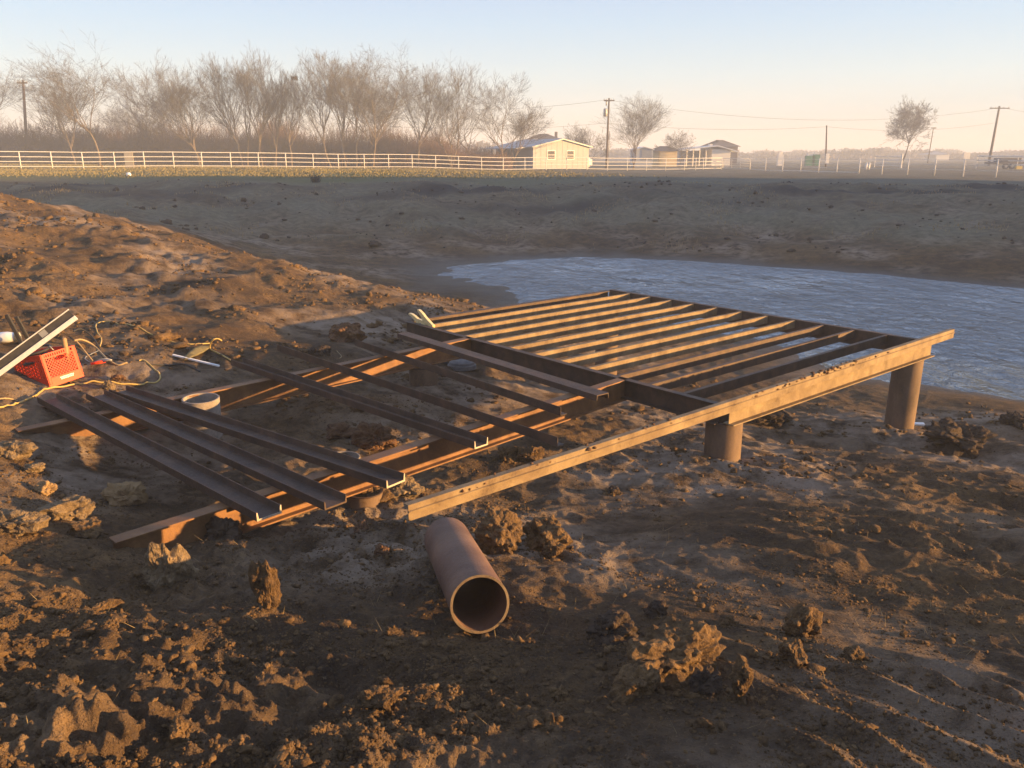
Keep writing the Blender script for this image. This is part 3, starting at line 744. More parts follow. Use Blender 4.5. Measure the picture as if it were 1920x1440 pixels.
def curve_pts(pts, n=10):
    pts = [Vector(p) for p in pts]; q = [pts[0]] + pts + [pts[-1]]; out = []
    for i in range(1, len(q) - 2):
        p0, p1, p2, p3 = q[i - 1:i + 3]
        for k in range(n):
            t = k / n
            out.append(.5 * ((2 * p1) + (p2 - p0) * t + (2 * p0 - 5 * p1 + 4 * p2 - p3) * t * t + (3 * p1 - p0 - 3 * p2 + p3) * t ** 3))
    out.append(pts[-1]); return out
def cord(name, label, pix_pts, rad, mat, cat='cord', lift=None):
    pts = []
    for k, p in enumerate(pix_pts):
        l = p[2] if len(p) > 2 else 0.0
        g = ground_at(p[0], p[1] + l / 0.0050 * 1.0)                     # a lifted point stands above the ground a little nearer
        q = at_y(p[0], p[1], g.y) if l else g
        q = Vector(q); q.z += rad * .8; pts.append(q)
    c = curve_pts(pts)
    for q in c:                                                          # let resting stretches follow the mud
        g = h(q.x, q.y) + rad * .7
        if q.z < g: q.z = g
    mb = MB(); mb.tube(c, rad, 8); o = mb.build(name, mat, None, True); return tag(o, label, cat)
cord('air_hose', 'yellow hose running across the mud in front of the red crate', [(-8, 770), (25, 758), (62, 735), (92, 721), (118, 718), (155, 715), (190, 717), (226, 720), (262, 721), (292, 718), (301, 711), (290, 698), (272, 687), (262, 686)], .0085, M_YCORD)
cord('air_hose', 'short tan cord end lying at the far left edge below the crate', [(-8, 744), (14, 743), (30, 740)], .007, M_TCORD)
cord('extension_cord', 'thick tan cord curving out of the back of the crate', [(140, 640, .12), (152, 638, .10), (168, 644, .06), (182, 655, .02), (193, 668), (205, 683), (222, 690), (240, 690)], .010, M_TCORD)
cord('extension_cord', 'dark cord arching from behind the crate towards the yellow loop', [(138, 622, .12), (152, 618, .12), (168, 628, .08), (180, 642, .04), (192, 660), (210, 676), (235, 684)], .008, M_DARKRUB)
cord('extension_cord', 'yellow cord looping up the slope and back to a raised curl', [(188, 652), (191, 643), (184, 632), (180, 622), (183, 615), (198, 613), (222, 618), (250, 628), (290, 637), (330, 645), (360, 649), (396, 648)], .0075, M_YCORD)
cord('extension_cord', 'yellow cord whose curled end stands up behind the long channel', [(416, 640, .14), (408, 636, .16), (400, 638, .15), (395, 645, .10), (394, 653, .05), (398, 660, .02), (408, 667), (425, 675), (445, 685), (460, 692)], .008, M_YCORD)
cord('thin_wire', 'thin pale wire hooked around the red tool beside the crate', [(185, 658, .02), (172, 664, .02), (161, 668), (160, 673), (168, 679)], .004, M_METALGREY, 'wire')
cord('slack_cord', 'faint tan cord lying straight from the crate corner to the red tool', [(143, 640, .14), (152, 650, .10), (163, 664, .05), (174, 677)], .0065, M_TCORD)
cord('dark_hose', 'dark hose half sunk in mud between the yellow loops', [(282, 692), (310, 690), (335, 688), (355, 694), (375, 702)], .008, M_DARKRUB)
cord('slack_cord', 'light twisted wire lying under the frame near the far beam', [(632, 664), (640, 668, .02), (637, 675)], .004, M_TCORD)
cord('slack_cord', 'dark cord in loose loops below the frame', [(752, 690), (768, 700), (790, 710), (815, 704), (828, 698)], .006, M_DARKRUB)

def build_small_things():
    # red and pale hand tool between crate and cords
    c = ground_at(184, 686); root = thing('hand_tool', 'small hand tool with a red grip lying right of the crate', 'hand tool', c)
    mb = MB(); mb.tube([c + Vector((-.06, -.02, .02)), c + Vector((0, 0, .028)), c + Vector((.07, .02, .035))], [.014, .017, .012], 10); mb.build('grip', M_RED, root, True)
    mb = MB(); mb.tube([c + Vector((.05, .01, .035)), c + Vector((.10, .03, .05)), c + Vector((.13, .03, .045))], [.012, .014, .008], 8); mb.build('head', M_METALGREY, root, True)
    mb = MB(); mb.tube([c + Vector((-.05, .03, .02)), c + Vector((.03, .05, .045)), c + Vector((.09, .05, .05))], [.010, .013, .010], 8); mb.build('pale_handle', M_TAN, root, True)
    # white strip
    P = ground_at(325, 676); Q = ground_at(412, 697); P.z += .02; Q.z += .02
    mb = MB(); mb.prism([(-.012, 0), (.012, 0), (.012, .016), (-.012, .016)], P, Q); o = mb.build('white_strip', M_WHITEPL); recalc(o, .002); tag(o, 'thin white strip lying in the mud behind the pipe stub', 'strip')
    # muddy green cloth over it
    cx = [ground_at(345, 682), ground_at(370, 672), ground_at(395, 662)]
    mb = MB(); vs = []
    for i in range(13):
        t = i / 12; p = cx[0].lerp(cx[2], t); w = .05 + .10 * math.sin(math.pi * t)
        for j in range(7):
            s_ = j / 6 - .5
            vs.append(p + Vector((s_ * w * .8, -s_ * w * 1.6, .035 + .055 * math.sin(math.pi * t) * (1 - 2 * abs(s_)) + .012 * gnoise(np.array([t * 5.]), np.array([s_ * 5.]), 3)[0])))
    mb.add(vs, [(i * 7 + j, i * 7 + j + 1, (i + 1) * 7 + j + 1, (i + 1) * 7 + j) for i in range(12) for j in range(6)])
    o = mb.build('muddy_rag', m_plain('muddy_green_cloth', (.13, .11, .06), .95, 0, .1, .35, 12, .01), None, True)
    sol = o.modifiers.new('thickness', 'SOLIDIFY'); sol.thickness = .008; tag(o, 'muddy olive rag draped over the white strip', 'rag')
    # grey dome shaped lump under the girder, with a dark strap beside it
    c = ground_at(866, 690); root = thing('dome_cap', 'rounded grey ribbed cap lying on the mud under the girder', 'cap', c)
    mb = MB(); vs = []; fs = []; n = 28; pr = [(.19, .0), (.185, .05), (.165, .055), (.16, .085), (.13, .105), (.10, .11), (.095, .10), (.05, .105), (.002, .108)]
    for r, z in pr:
        for k in range(n): vs.append(c + Vector((r * math.cos(2 * math.pi * k / n), r * .8 * math.sin(2 * math.pi * k / n), z)))
    for i in range(len(pr) - 1):
        for k in range(n): fs.append((i * n + k, i * n + (k + 1) % n, (i + 1) * n + (k + 1) % n, (i + 1) * n + k))
    mb.add(vs, fs); o = mb.build('dome', M_GREY, root); recalc(o); shade(o, 40)
    mb = MB(); mb.tube([c + Vector((-.20, .05, .03)), c + Vector((-.30, .12, .10)), c + Vector((-.40, .14, .06)), c + Vector((-.45, .10, .02))], .035, 10); mb.build('strap', M_DARKRUB, root, True)
    # white scrap beside the far pile
    P = ground_at(1712, 799); P.z += .02
    mb = MB(); mb.prism([(-.04, 0), (.04, 0), (.035, .02), (-.035, .02)], P - Vector((.12, -.02, 0)), P + Vector((.12, -.03, .01))); o = mb.build('white_scrap', M_WHITEPL); recalc(o, .004); tag(o, 'small flat white scrap on the mud behind the far pile', 'scrap')
    # brass ground clamp gripping the girder corner
    c = at_y(786, 606, 10.42); root = thing('ground_clamp', 'shiny yellow clamp with open jaws gripping the corner of the girder', 'clamp', c)
    M = A2 * -.25 + B2 * .97
    X = B2; Zv = Vector((0, 0, 1))
    def jaw(pts, w, nm):
        pts = [(a * 2.0 + .04, b * 1.05 + .03) for a, b in pts]; w = [q * 1.5 for q in w]; mb = MB(); ps = [c + X * a + Zv * b for a, b in pts]; vs = []
        for i, p in enumerate(ps):
            t = (ps[min(i + 1, len(ps) - 1)] - ps[max(i - 1, 0)]).normalized(); s_ = A2; nn = t.cross(s_)
            for q, r in ((-1, -1), (1, -1), (1, 1), (-1, 1)): vs.append(p + s_ * q * .022 + nn * r * w[i] / 2)
        fs = [(i * 4 + k, i * 4 + (k + 1) % 4, i * 4 + 4 + (k + 1) % 4, i * 4 + 4 + k) for i in range(len(ps) - 1) for k in range(4)] + [(3, 2, 1, 0), tuple(len(ps) * 4 - 4 + k for k in range(4))]
        mb.add(vs, fs); o = mb.build(nm, M_BRASS, root); recalc(o, .004)
    jaw([(.14, -.03), (.09, .0), (.045, .045), (.02, .09), (-.01, .125), (-.025, .135)], [.03, .05, .05, .035, .022, .012], 'upper_jaw')
    jaw([(.10, -.035), (.04, -.02), (-.03, -.005), (-.07, .035), (-.10, .055), (-.125, .06)], [.035, .055, .045, .03, .022, .016], 'lower_jaw')
    mb = MB(); mb.tube([c + X * .06 + A2 * -.03, c + X * .06 + A2 * .03], .016, 12); mb.build('pivot_bolt', M_METALGREY, root)
build_small_things()

# ------------------------------------------------------------------ white pipe fences and gate
def on_line(px, P, Q):
    """point of the plan line P-Q seen in photo column px (near the horizon)"""
    k = (px - 960) / F_PX / (CP + .26 * SP) * 1.0                        # x / y of that column
    k = (px - 960) / F_PX / 1.033
    # P + s (Q - P): x = k y
    s_ = (k * P[1] - P[0]) / ((Q[0] - P[0]) - k * (Q[1] - P[1]))
    x, y = P[0] + s_ * (Q[0] - P[0]), P[1] + s_ * (Q[1] - P[1])
    return Vector((x, y, h(x, y)))
def xk(px, y): return (px - 960) / F_PX * y * 1 / 1.033
FL0 = (xk(40, 74), 74.0); FL1 = (xk(1353, 108), 108.0)
FR0 = (xk(1405, 107), 107.0); FR1 = (xk(1868, 70), 70.0)
def pipe_fence(name, label, cols, P, Q, hgt, rails, rpost, rrail, rail_px=None):
    pts = [on_line(px, P, Q) for px in cols]
    root = thing(name, label, 'fence', pts[len(pts) // 2])
    for p in pts:
        mb = MB(); mb.tube([p - Vector((0, 0, .3)), p + Vector((0, 0, hgt + .04))], rpost, 10); mb.build('post', M_WHITEFENCE, root, True)
    for f in rails:
        mb = MB(); mb.tube([p + Vector((0, 0, hgt * f)) for p in pts], rrail, 8); mb.build('rail', M_WHITEFENCE, root, True)
    return root
CL = [-80, -22, 40, 99, 157, 216.5, 272, 327, 380, 434, 486, 537, 588, 635, 683.5, 729, 773, 817, 860, 903, 943.5, 984, 1024, 1062.5, 1100.5, 1139, 1176, 1212, 1248, 1283, 1304, 1318, 1353]
pipe_fence('pipe_fence', 'long white pipe fence with four rails running in front of the bare trees', CL, FL0, FL1, 1.42, (1.0, .70, .42, .13), .045, .034)
CR = [1406, 1435, 1467, 1501, 1535, 1569, 1611, 1654, 1702, 1753, 1807, 1869, 1935, 2010]
pipe_fence('wire_fence', 'white post fence at right with thin wires and a low rail', CR, FR0, FR1, 1.45, (.95, .66, .36), .05, .016)
pts = [on_line(px, FR0, FR1) for px in CR[:7]]
mb = MB(); mb.tube([p + Vector((0, 0, .10)) for p in pts], .04, 6); tag(mb.build('kerb_rail', M_WHITEFENCE, None, True), 'low white rail lying along the foot of the right hand fence', 'rail')
def build_gate():
    P = on_line(1355, FL0, FL1); Q = P + Vector((2.9, -1.6, 0)); Q.z = h(Q.x, Q.y); P = P.copy()
    root = thing('field_gate', 'white tubular field gate standing open at the fence corner', 'gate', P)
    up = Vector((0, 0, 1)); mb = MB()
    mb.tube([P + up * .2, P + up * 1.35, Q + up * 1.35, Q + up * .2, P + up * .2], .04, 8); mb.build('gate_frame', M_WHITEFENCE, root, True)
    for f in (.5, .8, 1.08):
        mb = MB(); mb.tube([P + up * f, Q + up * f], .024, 6); mb.build('gate_bar', M_WHITEFENCE, root, True)
    for f in (.33, .66):
        mb = MB(); mb.tube([P.lerp(Q, f) + up * .2, P.lerp(Q, f) + up * 1.35], .024, 6); mb.build('brace', M_WHITEFENCE, root, True)
build_gate()
def build_arena():
    P = at_y(1640, 305, 128); Q = at_y(1690, 305, 122)
    for p in (P, Q): p.z = h(p.x, p.y)
    root = thing('pipe_corral', 'short white pipe corral panel standing left of the lone round tree', 'corral', P)
    up = Vector((0, 0, 1)); mb = MB(); mb.tube([P - up * .2, P + up * 1.6], .08, 8); mb.build('post', M_WHITEFENCE, root)
    mb = MB(); mb.tube([Q - up * .2, Q + up * 2.0], .13, 8); mb.build('post', M_WHITEFENCE, root)
    for f in (.3, .65, 1.05, 1.55):
        mb = MB(); mb.tube([P + up * f, Q + up * f], .05, 6); mb.build('rail', M_WHITEFENCE, root)
    P = at_y(1832, 300, 125); Q = at_y(1990, 300, 118)
    for p in (P, Q): p.z = h(p.x, p.y)
    root = thing('pipe_corral', 'long white top rail corral at the far right edge', 'corral', P)
    for k in range(5):
        p = P.lerp(Q, k / 4); mb = MB(); mb.tube([p - up * .2, p + up * 1.7], .06, 8); mb.build('post', M_WHITEFENCE, root)
    for f in (.6, 1.1, 1.7):
        mb = MB(); mb.tube([P + up * f, Q + up * f], .05 if f < 1.5 else .09, 6); mb.build('rail', M_WHITEFENCE, root)
build_arena()

def build_pasture_things():
    # pale board panel behind the fence, stake, rag, dark weed clump
    p = at_y(243, 308, 78); p.z = h(p.x, p.y)
    root = thing('board_panel', 'pale tan board panel standing against the white fence', 'panel', p)
    mb = MB(); mb.box(p + Vector((0, 0, .72)), (.80, .05, 1.42)); o = mb.build('board', M_TAN, root); recalc(o, .01)
    for dx in (-.33, .33):
        mb = MB(); mb.box(p + Vector((dx, .05, .65)), (.07, .07, 1.5)); recalc(mb.build('batten', M_STAKE, root))
    p = ground_at(196, 344); 
    mb = MB(); mb.prism([(-.022, -.022), (.022, -.022), (.022, .022), (-.022, .022)], p - Vector((0, 0, .2)), p + Vector((-.02, 0, 1.05)), up=(0, 1, 0)); o = mb.build('survey_stake', M_STAKE); recalc(o, .003)
    tag(o, 'thin wooden stake standing on the edge of the far bank', 'stake')
    p = ground_at(242, 330); rnd = random.Random(2); mb = MB()
    bm = bmesh.new(); bmesh.ops.create_icosphere(bm, subdivisions=2, radius=.16)
    mb.add([v.co * (1 + .3 * mn.noise(v.co * 9)) + p + Vector((0, 0, .05)) for v in bm.verts], [tuple(v.index for v in f.verts) for f in bm.faces]); bm.free()
    tag(mb.build('white_rag', M_WHITEPL, None, True), 'small crumpled white litter on the grass right of the stake', 'litter')
    p = ground_at(592, 343); mb = MB(); rnd = random.Random(8)
    for k in range(160):
        a = rnd.uniform(0, 6.28); l = rnd.uniform(.15, .42); q = p + Vector((rnd.gauss(0, .10), rnd.gauss(0, .10), 0))
        mb.tube([q, q + Vector((math.cos(a) * l * .35, math.sin(a) * l * .35, l * .7)), q + Vector((math.cos(a) * l * .6, math.sin(a) * l * .6, l))], [.012, .010, .004], 3, False)
    tag(mb.build('weed_clump', M_EVERG), 'dark weed clump on the crest of the far bank', 'weed')
build_pasture_things()

# ------------------------------------------------------------------ poles and wires
def pole(name, label, px, top_px, top_py, base_py, y, r, arm=0.0, extra=None):
    b = at_y(px, base_py, y); t = at_y(top_px, top_py, y); b.z = h(b.x, b.y) - .1
    root = thing(name, label, 'pole', b)
    mb = MB(); mb.tube([b, b.lerp(t, .5), t], [r * 1.15, r, r * .8], 10); mb.build('pole_shaft', M_POLE, root, True)
    if arm:
        c = b.lerp(t, .965); mb = MB(); mb.box(c + Vector((0, -r, 0)), (arm, .14, .16)); mb.build('crossarm', M_POLE, root)
        for dx in (-.45, -.2, .2, .45):
            mb = MB(); mb.tube([c + Vector((dx * arm, -r, .05)), c + Vector((dx * arm, -r, .28))], [.06, .04], 8); mb.build('insulator', M_METALGREY, root, True)
    if extra == 'transformer':
        c = b.lerp(t, .80); mb = MB(); mb.tube([c + Vector((-.45, -.1, -.55)), c + Vector((-.45, -.1, -.5)), c + Vector((-.45, -.1, .45)), c + Vector((-.45, -.1, .55))], [.2, .27, .27, .18], 14); mb.build('transformer', M_METALGREY, root, True)
        mb = MB(); mb.box(c + Vector((-.2, 0, .3)), (.4, .1, .1)); mb.build('bracket', M_METALGREY, root)
        c = b.lerp(t, .93); mb = MB(); mb.tube([c + Vector((-.35, -.1, -.3)), c + Vector((-.35, -.1, .3))], [.10, .10], 10); mb.build('cutout_switch', M_METALGREY, root, True)
        c = b.lerp(t, .52); mb = MB(); mb.tube([c + Vector((.25, 0, -4.5)), c + Vector((.25, 0, .2))], .06, 8); mb.build('conduit', M_METALGREY, root, True)
    if extra == 'box':
        c = b.lerp(t, .22); mb = MB(); mb.box(c + Vector((.12, -r - .14, 0)), (.55, .28, 1.5)); recalc(mb.build('meter_box', M_TRIM, root), .03)
    if extra == 'lamp':
        mb = MB(); mb.box(t + Vector((.1, 0, .1)), (1.0, .4, .3)); recalc(mb.build('lamp_head', M_METALGREY, root), .05)
    return root, t
_, T1 = pole('utility_pole', 'tall brown utility pole with a transformer right of the cream building', 1137, 1142, 184, 303, 122, .15, 1.5, 'transformer')
_, T2 = pole('utility_pole', 'plain thin pole with a white meter box low on its shaft', 1549, 1550, 235, 306, 135, .12, 0, 'box')
_, T3 = pole('utility_pole', 'leaning utility pole with a crossarm at the far right', 1856, 1874, 199, 292, 150, .20, 3.4)
_, T4 = pole('utility_pole', 'dark old pole standing among the bare trees at far left', 51, 43, 150, 300, 106, .17, 1.2)
_, T5 = pole('light_pole', 'small slender light pole right of the lone round tree', 1741, 1750, 241, 292, 190, .10, 0, 'lamp')
def wire(label, P, Q, sag):
    mb = MB(); pts = []
    for k in range(25):
        t = k / 24; p = P.lerp(Q, t); p.z -= sag * 4 * t * (1 - t); pts.append(p)
    mb.tube(pts, .016, 4, False); tag(mb.build('power_line', M_WIRE), label, 'power line')
V = Vector
wire('upper power line running right from the transformer pole to the leaning pole', T1 + V((.3, 0, -.3)), T3 + V((-1.2, 0, -.5)), 2.2)
wire('lower power line dipping from the transformer pole past the meter pole', T1 + V((.3, 0, -3.4)), T2 + V((0, 0, -.2)), .6)
wire('lower power line from the meter pole on to the leaning pole', T2 + V((0, 0, -.2)), T3 + V((0, 0, -2.7)), .9)
wire('upper power line running left from the transformer pole into the trees', T1 + V((-.3, 0, -.2)), at_y(700, 196, 110), .9)
wire('lower power line running left from the transformer pole above the cream building', T1 + V((-.2, 0, -3.3)), at_y(720, 236, 112), .6)
wire('power line leaving the leaning pole at the right edge', T3 + V((1.2, 0, -.4)), at_y(2300, 240, 170), 1.0)

# ------------------------------------------------------------------ bare winter trees
def grow_tree(seed, spread=.55, trunks=1, fork=.5, lean=0.0, levels=5, up=.35, density=1.0):
    """polylines (points, radii, level) of one leafless tree about one unit tall"""
    rnd = random.Random(seed); out = []
    def branch(p, d, L, r, lv):
        n = 5 if lv < 2 else (4 if lv < 4 else 3)
        pts = [p.copy()]; q = p.copy(); dd = d.copy(); rr = [r]
        for i in range(n):
            dd = (dd + Vector((rnd.gauss(0, .13), rnd.gauss(0, .13), rnd.gauss(0, .10) + up * (.26 if 0 < lv < 3 else .12)))).normalized()
            q = q + dd * (L / n); pts.append(q.copy()); rr.append(r * (1 - .62 * (i + 1) / n))
        out.append((pts, rr, lv))
        if lv >= levels: return
        kids = [8, 6, 5, 4, 3][min(lv, 4)]
        kids = max(2, int(round(kids * density * rnd.uniform(.8, 1.2))))
        for k in range(kids):
            t = rnd.uniform(fork if lv == 0 else .18, 1.0); t = 1.0 if k == 0 else t
            f = t * n; i = min(int(f), n - 1); c = pts[i].lerp(pts[i + 1], f - i)
            base = (pts[i + 1] - pts[i]).normalized()
            az = rnd.uniform(0, 6.283); perp = Vector((math.cos(az), math.sin(az), rnd.uniform(-.1, .3)))
            perp = (perp - base * perp.dot(base)).normalized()
            ang = (rnd.uniform(.22, .62) if lv == 0 else rnd.uniform(.32, .80)) * (spread / .55) if k else rnd.uniform(.05, .25)
            nd = (base * math.cos(ang) + perp * math.sin(ang)).normalized()
            branch(c, nd, (rnd.uniform(.40, .56) if lv == 0 else L * rnd.uniform(.45, .74) * (1.15 - .35 * t)), max(rr[i] * (rnd.uniform(.55, .8) if lv == 0 else rnd.uniform(.5, .72)), .0009), lv + 1)
    for k in range(trunks):
        a = rnd.uniform(0, 6.28) if trunks > 1 else 0
        d = Vector((lean + (math.cos(a) * .33 if trunks > 1 else 0), (math.sin(a) * .33 if trunks > 1 else 0), 1)).normalized()
        branch(Vector((.02 * k, .015 * k, 0)), d, .44 * rnd.uniform(.9, 1.1), .0145 / (trunks ** .4), 0)
    return out
def bare_tree(label, px, base_py, y, top_py, xl, xr, seed, mat_trunk=None, name='bare_tree', twig=.006, rscale=1.0, group='bare trees along the fence line', sides=3, trunk_lv=1, **kw):
    b = at_y(px, base_py, y); b.z = h(b.x, b.y)
    lines = grow_tree(seed, **kw)
    P = np.array([p for l in lines for p in l[0]])
    top = at_y(px, top_py, y).z - b.z
    wd = .14 * (xr - xl); L = at_y(xl - wd, 250, y).x - b.x; R = at_y(xr + wd, 250, y).x - b.x
    zmax = np.percentile(P[:, 2], 98.6); sz = top / zmax
    lo, hi = np.percentile(P[:, 0], 2), np.percentile(P[:, 0], 98); mid = (np.percentile(P[:, 0], 25) + np.percentile(P[:, 0], 75)) / 2
    # stretch the crown sideways so it fills the spread it has in the photo, keeping the foot in place
    s_ = min((R - L) / (hi - lo), 1.3 * sz); off = max(-.3 * top, min(.3 * top, (L + R) / 2 - (.5 * mid + .25 * (lo + hi)) * s_))
    root = thing(name, label, 'tree', b, group)
    mt, mc = MB(), MB()
    for pts, rr, lv in lines:
        q = []
        for p in pts:
            k = min(1.1, max(0, p.z / (.62 * zmax)))
            q.append(Vector((p.x * s_ + off * k, p.y * s_, p.z * sz - (.25 if p.z <= 0 else 0))) + b)
        rad = [max(r * sz * rscale, twig) for r in rr]
        (mt if lv <= trunk_lv else mc).tube(q, rad, 7 if lv == 0 else (5 if lv <= trunk_lv else sides), False)
    mt.build('trunk', mat_trunk or M_BARK, root, True); mc.build('crown', M_TWIG, root, True)
    return root
TREES = [
 ('bare tree cut off by the left edge of the photo', -22, 300, 95, 118, -120, 62, dict(spread=.65)),
 ('bare tree leaning left with a curved pale trunk behind the dark pole', 141, 306, 92, 150, 40, 150, dict(lean=-.55, spread=.5)),
 ('tall wide crowned bare tree on a single straight sunlit trunk', 186, 306, 91, 106, 98, 226, dict(spread=.66, fork=.7)),
 ('slim faint bare tree right of the wide crowned one', 281, 304, 104, 128, 226, 318, dict(spread=.5)),
 ('bare tree forking low into a broad fan right of the board panel', 376, 304, 94, 128, 296, 404, dict(spread=.55, trunks=2, lean=-.15)),
 ('tall bare tree leaning left, the highest of the left group', 455, 306, 95, 100, 378, 462, dict(lean=-.18, spread=.42, fork=.55)),
 ('straight bare tree close behind the tall leaning one', 463, 306, 99, 112, 430, 500, dict(spread=.42, fork=.55)),
 ('thin upright bare tree in the middle of the row', 492, 306, 96, 118, 468, 524, dict(spread=.38, fork=.55)),
 ('thin wavy bare tree with a sunlit foot', 516, 307, 97, 138, 498, 548, dict(spread=.38, fork=.55)),
 ('bare tree with a dark nest in its upper branches', 547, 307, 95, 128, 520, 582, dict(spread=.42, fork=.5)),
 ('bare tree leaning left before the widest crown', 622, 307, 96, 108, 560, 632, dict(lean=-.2, spread=.4, fork=.55)),
 ('tall bare tree with steep branches left of the widest crown', 648, 307, 97, 100, 596, 678, dict(spread=.42, fork=.55)),
 ('thin straight bare tree half hidden by the widest crown', 667, 307, 102, 128, 640, 700, dict(spread=.4)),
 ('bare tree with the widest and densest crown of the row', 699, 309, 93, 104, 640, 782, dict(spread=.7, fork=.45, density=1.15)),
 ('slender bare tree right of the widest crown', 783, 308, 97, 124, 738, 826, dict(spread=.42, fork=.55)),
 ('bare tree with several curved trunks and one limb reaching right', 842, 309, 96, 122, 776, 908, dict(trunks=3, spread=.45, density=.85)),
 ('bare tree in front of the dark shed', 941, 314, 95, 146, 880, 1000, dict(spread=.55, fork=.55)),
 ('bare tree bending right over the roof of the cream building', 946, 312, 97, 196, 930, 1042, dict(lean=.7, spread=.5)),
 ('round many stemmed bare tree right of the transformer pole', 1185, 306, 112, 184, 1138, 1246, dict(trunks=3, spread=.55, density=.9)),
]
for k, (lb, px, bp_, y, tp, xl, xr, kw) in enumerate(TREES):
    bare_tree(lb, px, bp_, y, tp, xl, xr, 100 + k, **kw)
bare_tree('lone dark round headed tree in the field at right', 1691, 292, 150, 193, 1677, 1727, 84, M_TWIG, twig=.014, spread=.9, fork=.8, density=1.15, up=.12, rscale=1.1, group='trees beyond the field')
bare_tree('low bare scrubby tree between the cream building and the transformer pole', 1102, 300, 128, 238, 1070, 1132, 31, M_TWIG, twig=.008, trunks=3, spread=.6, density=.8, group='trees beyond the field')
bare_tree('low twiggy tree in front of the buff shed', 1274, 299, 140, 248, 1240, 1302, 32, M_TWIG, twig=.009, trunks=2, spread=.8, density=.8, group='trees beyond the field')
def second_row():
    # hazy trees of the wood behind, all of one look
    rnd = random.Random(21); lab = 'bare tree of the hazy second row behind the front trees'; gr = 'hazy second row of bare trees'
    protos = [bare_tree(lab, 100 + 200 * k, 300, 116, 135, 60 + 200 * k, 150 + 200 * k, 300 + k, group=gr, twig=.005, density=.82, spread=.55, fork=.5, trunks=1 + k % 2) for k in range(4)]
    for px in (-60, 240, 262, 340, 424, 578, 602, 734, 812, 880):
        p = rnd.choice(protos); r = p.copy(); COL.objects.link(r); y = rnd.uniform(112, 124)
        q = at_y(px, 300, y); r.location = (q.x, q.y, h(q.x, q.y)); r.rotation_euler.z = rnd.uniform(0, 6.28); k = rnd.uniform(.62, .86); r.scale = (k, k, k * rnd.uniform(.9, 1.1))
        for ch in p.children:
            c = ch.copy(); COL.objects.link(c); c.parent = r
second_row()
def build_nest():
    p = at_y(552, 147, 95); mb = MB(); rnd = random.Random(5)
    for k in range(70):
        a = rnd.uniform(0, 6.28); q = p + Vector((math.cos(a) * .22, math.sin(a) * .22, rnd.uniform(-.12, .12))); d = Vector((-math.sin(a), math.cos(a), rnd.gauss(0, .3)))
        mb.tube([q - d * .28, q, q + d * .28], .025, 3, False)
    tag(mb.build('bird_nest', M_THICKET), 'dark ball of twigs nested high in a bare tree', 'nest')
build_nest()

# brush that fills the space under and behind the trees: nobody could count the stems
def build_thicket():
    rng = np.random.RandomState(11); N = 24000
    px = rng.uniform(-140, 960, N); y = rng.uniform(103, 124, N)
    x = (px - 960) / F_PX * y / 1.033
    z = H0(x, y); big = np.clip(.72 + .5 * gnoise(px / 90., y / 9., 31) + .18 * gnoise(px / 25., y / 4., 32), .3, 1.3)
    big = big * np.where(px > 800, np.clip(1 - (px - 800) / 260, .35, 1), 1)
    hh = rng.uniform(.35, 1.0, N) ** .7 * 5.9 * big
    V_, F_ = [], []
    a0 = rng.uniform(0, 6.28, N); ln = rng.uniform(.05, .55, N)
    def add(p0, p1, p2, r0, r1, r2):
        n = len(p0); base = sum(len(v) for v in V_); ring = []
        for p, r in ((p0, r0), (p1, r1), (p2, r2)):
            for k in range(3):
                w = 2.094 * k; q = p.copy(); q[:, 0] += np.cos(w) * r; q[:, 1] += np.sin(w) * r; ring.append(q)
        V_.append(np.stack(ring, 1).reshape(-1, 3)); i = base + np.arange(n)[:, None] * 9; fs = []
        for s_ in (0, 3):
            for k in range(3):
                fs.append(np.concatenate([i + s_ + k, i + s_ + (k + 1) % 3, i + s_ + 3 + (k + 1) % 3, i + s_ + 3 + k], 1))
        F_.append(np.stack(fs, 1).reshape(-1, 4))
    p0 = np.stack([x, y, z - .1], 1); dx, dy = np.cos(a0) * ln, np.sin(a0) * ln
    p1 = p0 + np.stack([dx * hh * .35, dy * hh * .35, hh * .55], 1); p2 = p0 + np.stack([dx * hh * .9, dy * hh * .9, hh], 1)
    add(p0, p1, p2, .030, .022, .008)
    for rep in range(5):
        t = rng.uniform(.25, .95, N)[:, None]; q0 = p0 + (p1 - p0) * np.minimum(t * 2, 1) + (p2 - p1) * np.maximum(t * 2 - 1, 0)
        a = rng.uniform(0, 6.28, N); l = rng.uniform(.3, 1.25, N) * np.clip(big, .4, 1); e = rng.uniform(-.2, 1.0, N)
        d = np.stack([np.cos(a) * l, np.sin(a) * l, e * l], 1)
        add(q0, q0 + d * .5 + np.array([0, 0, .05]), q0 + d, .014, .011, .006)
    o = np_obj('brush_thicket', np.concatenate(V_), np.concatenate(F_), M_THICKET)
    tag(o, 'red brown leafless brush filling the ground under the bare trees', 'brush', kind='stuff')
build_thicket()

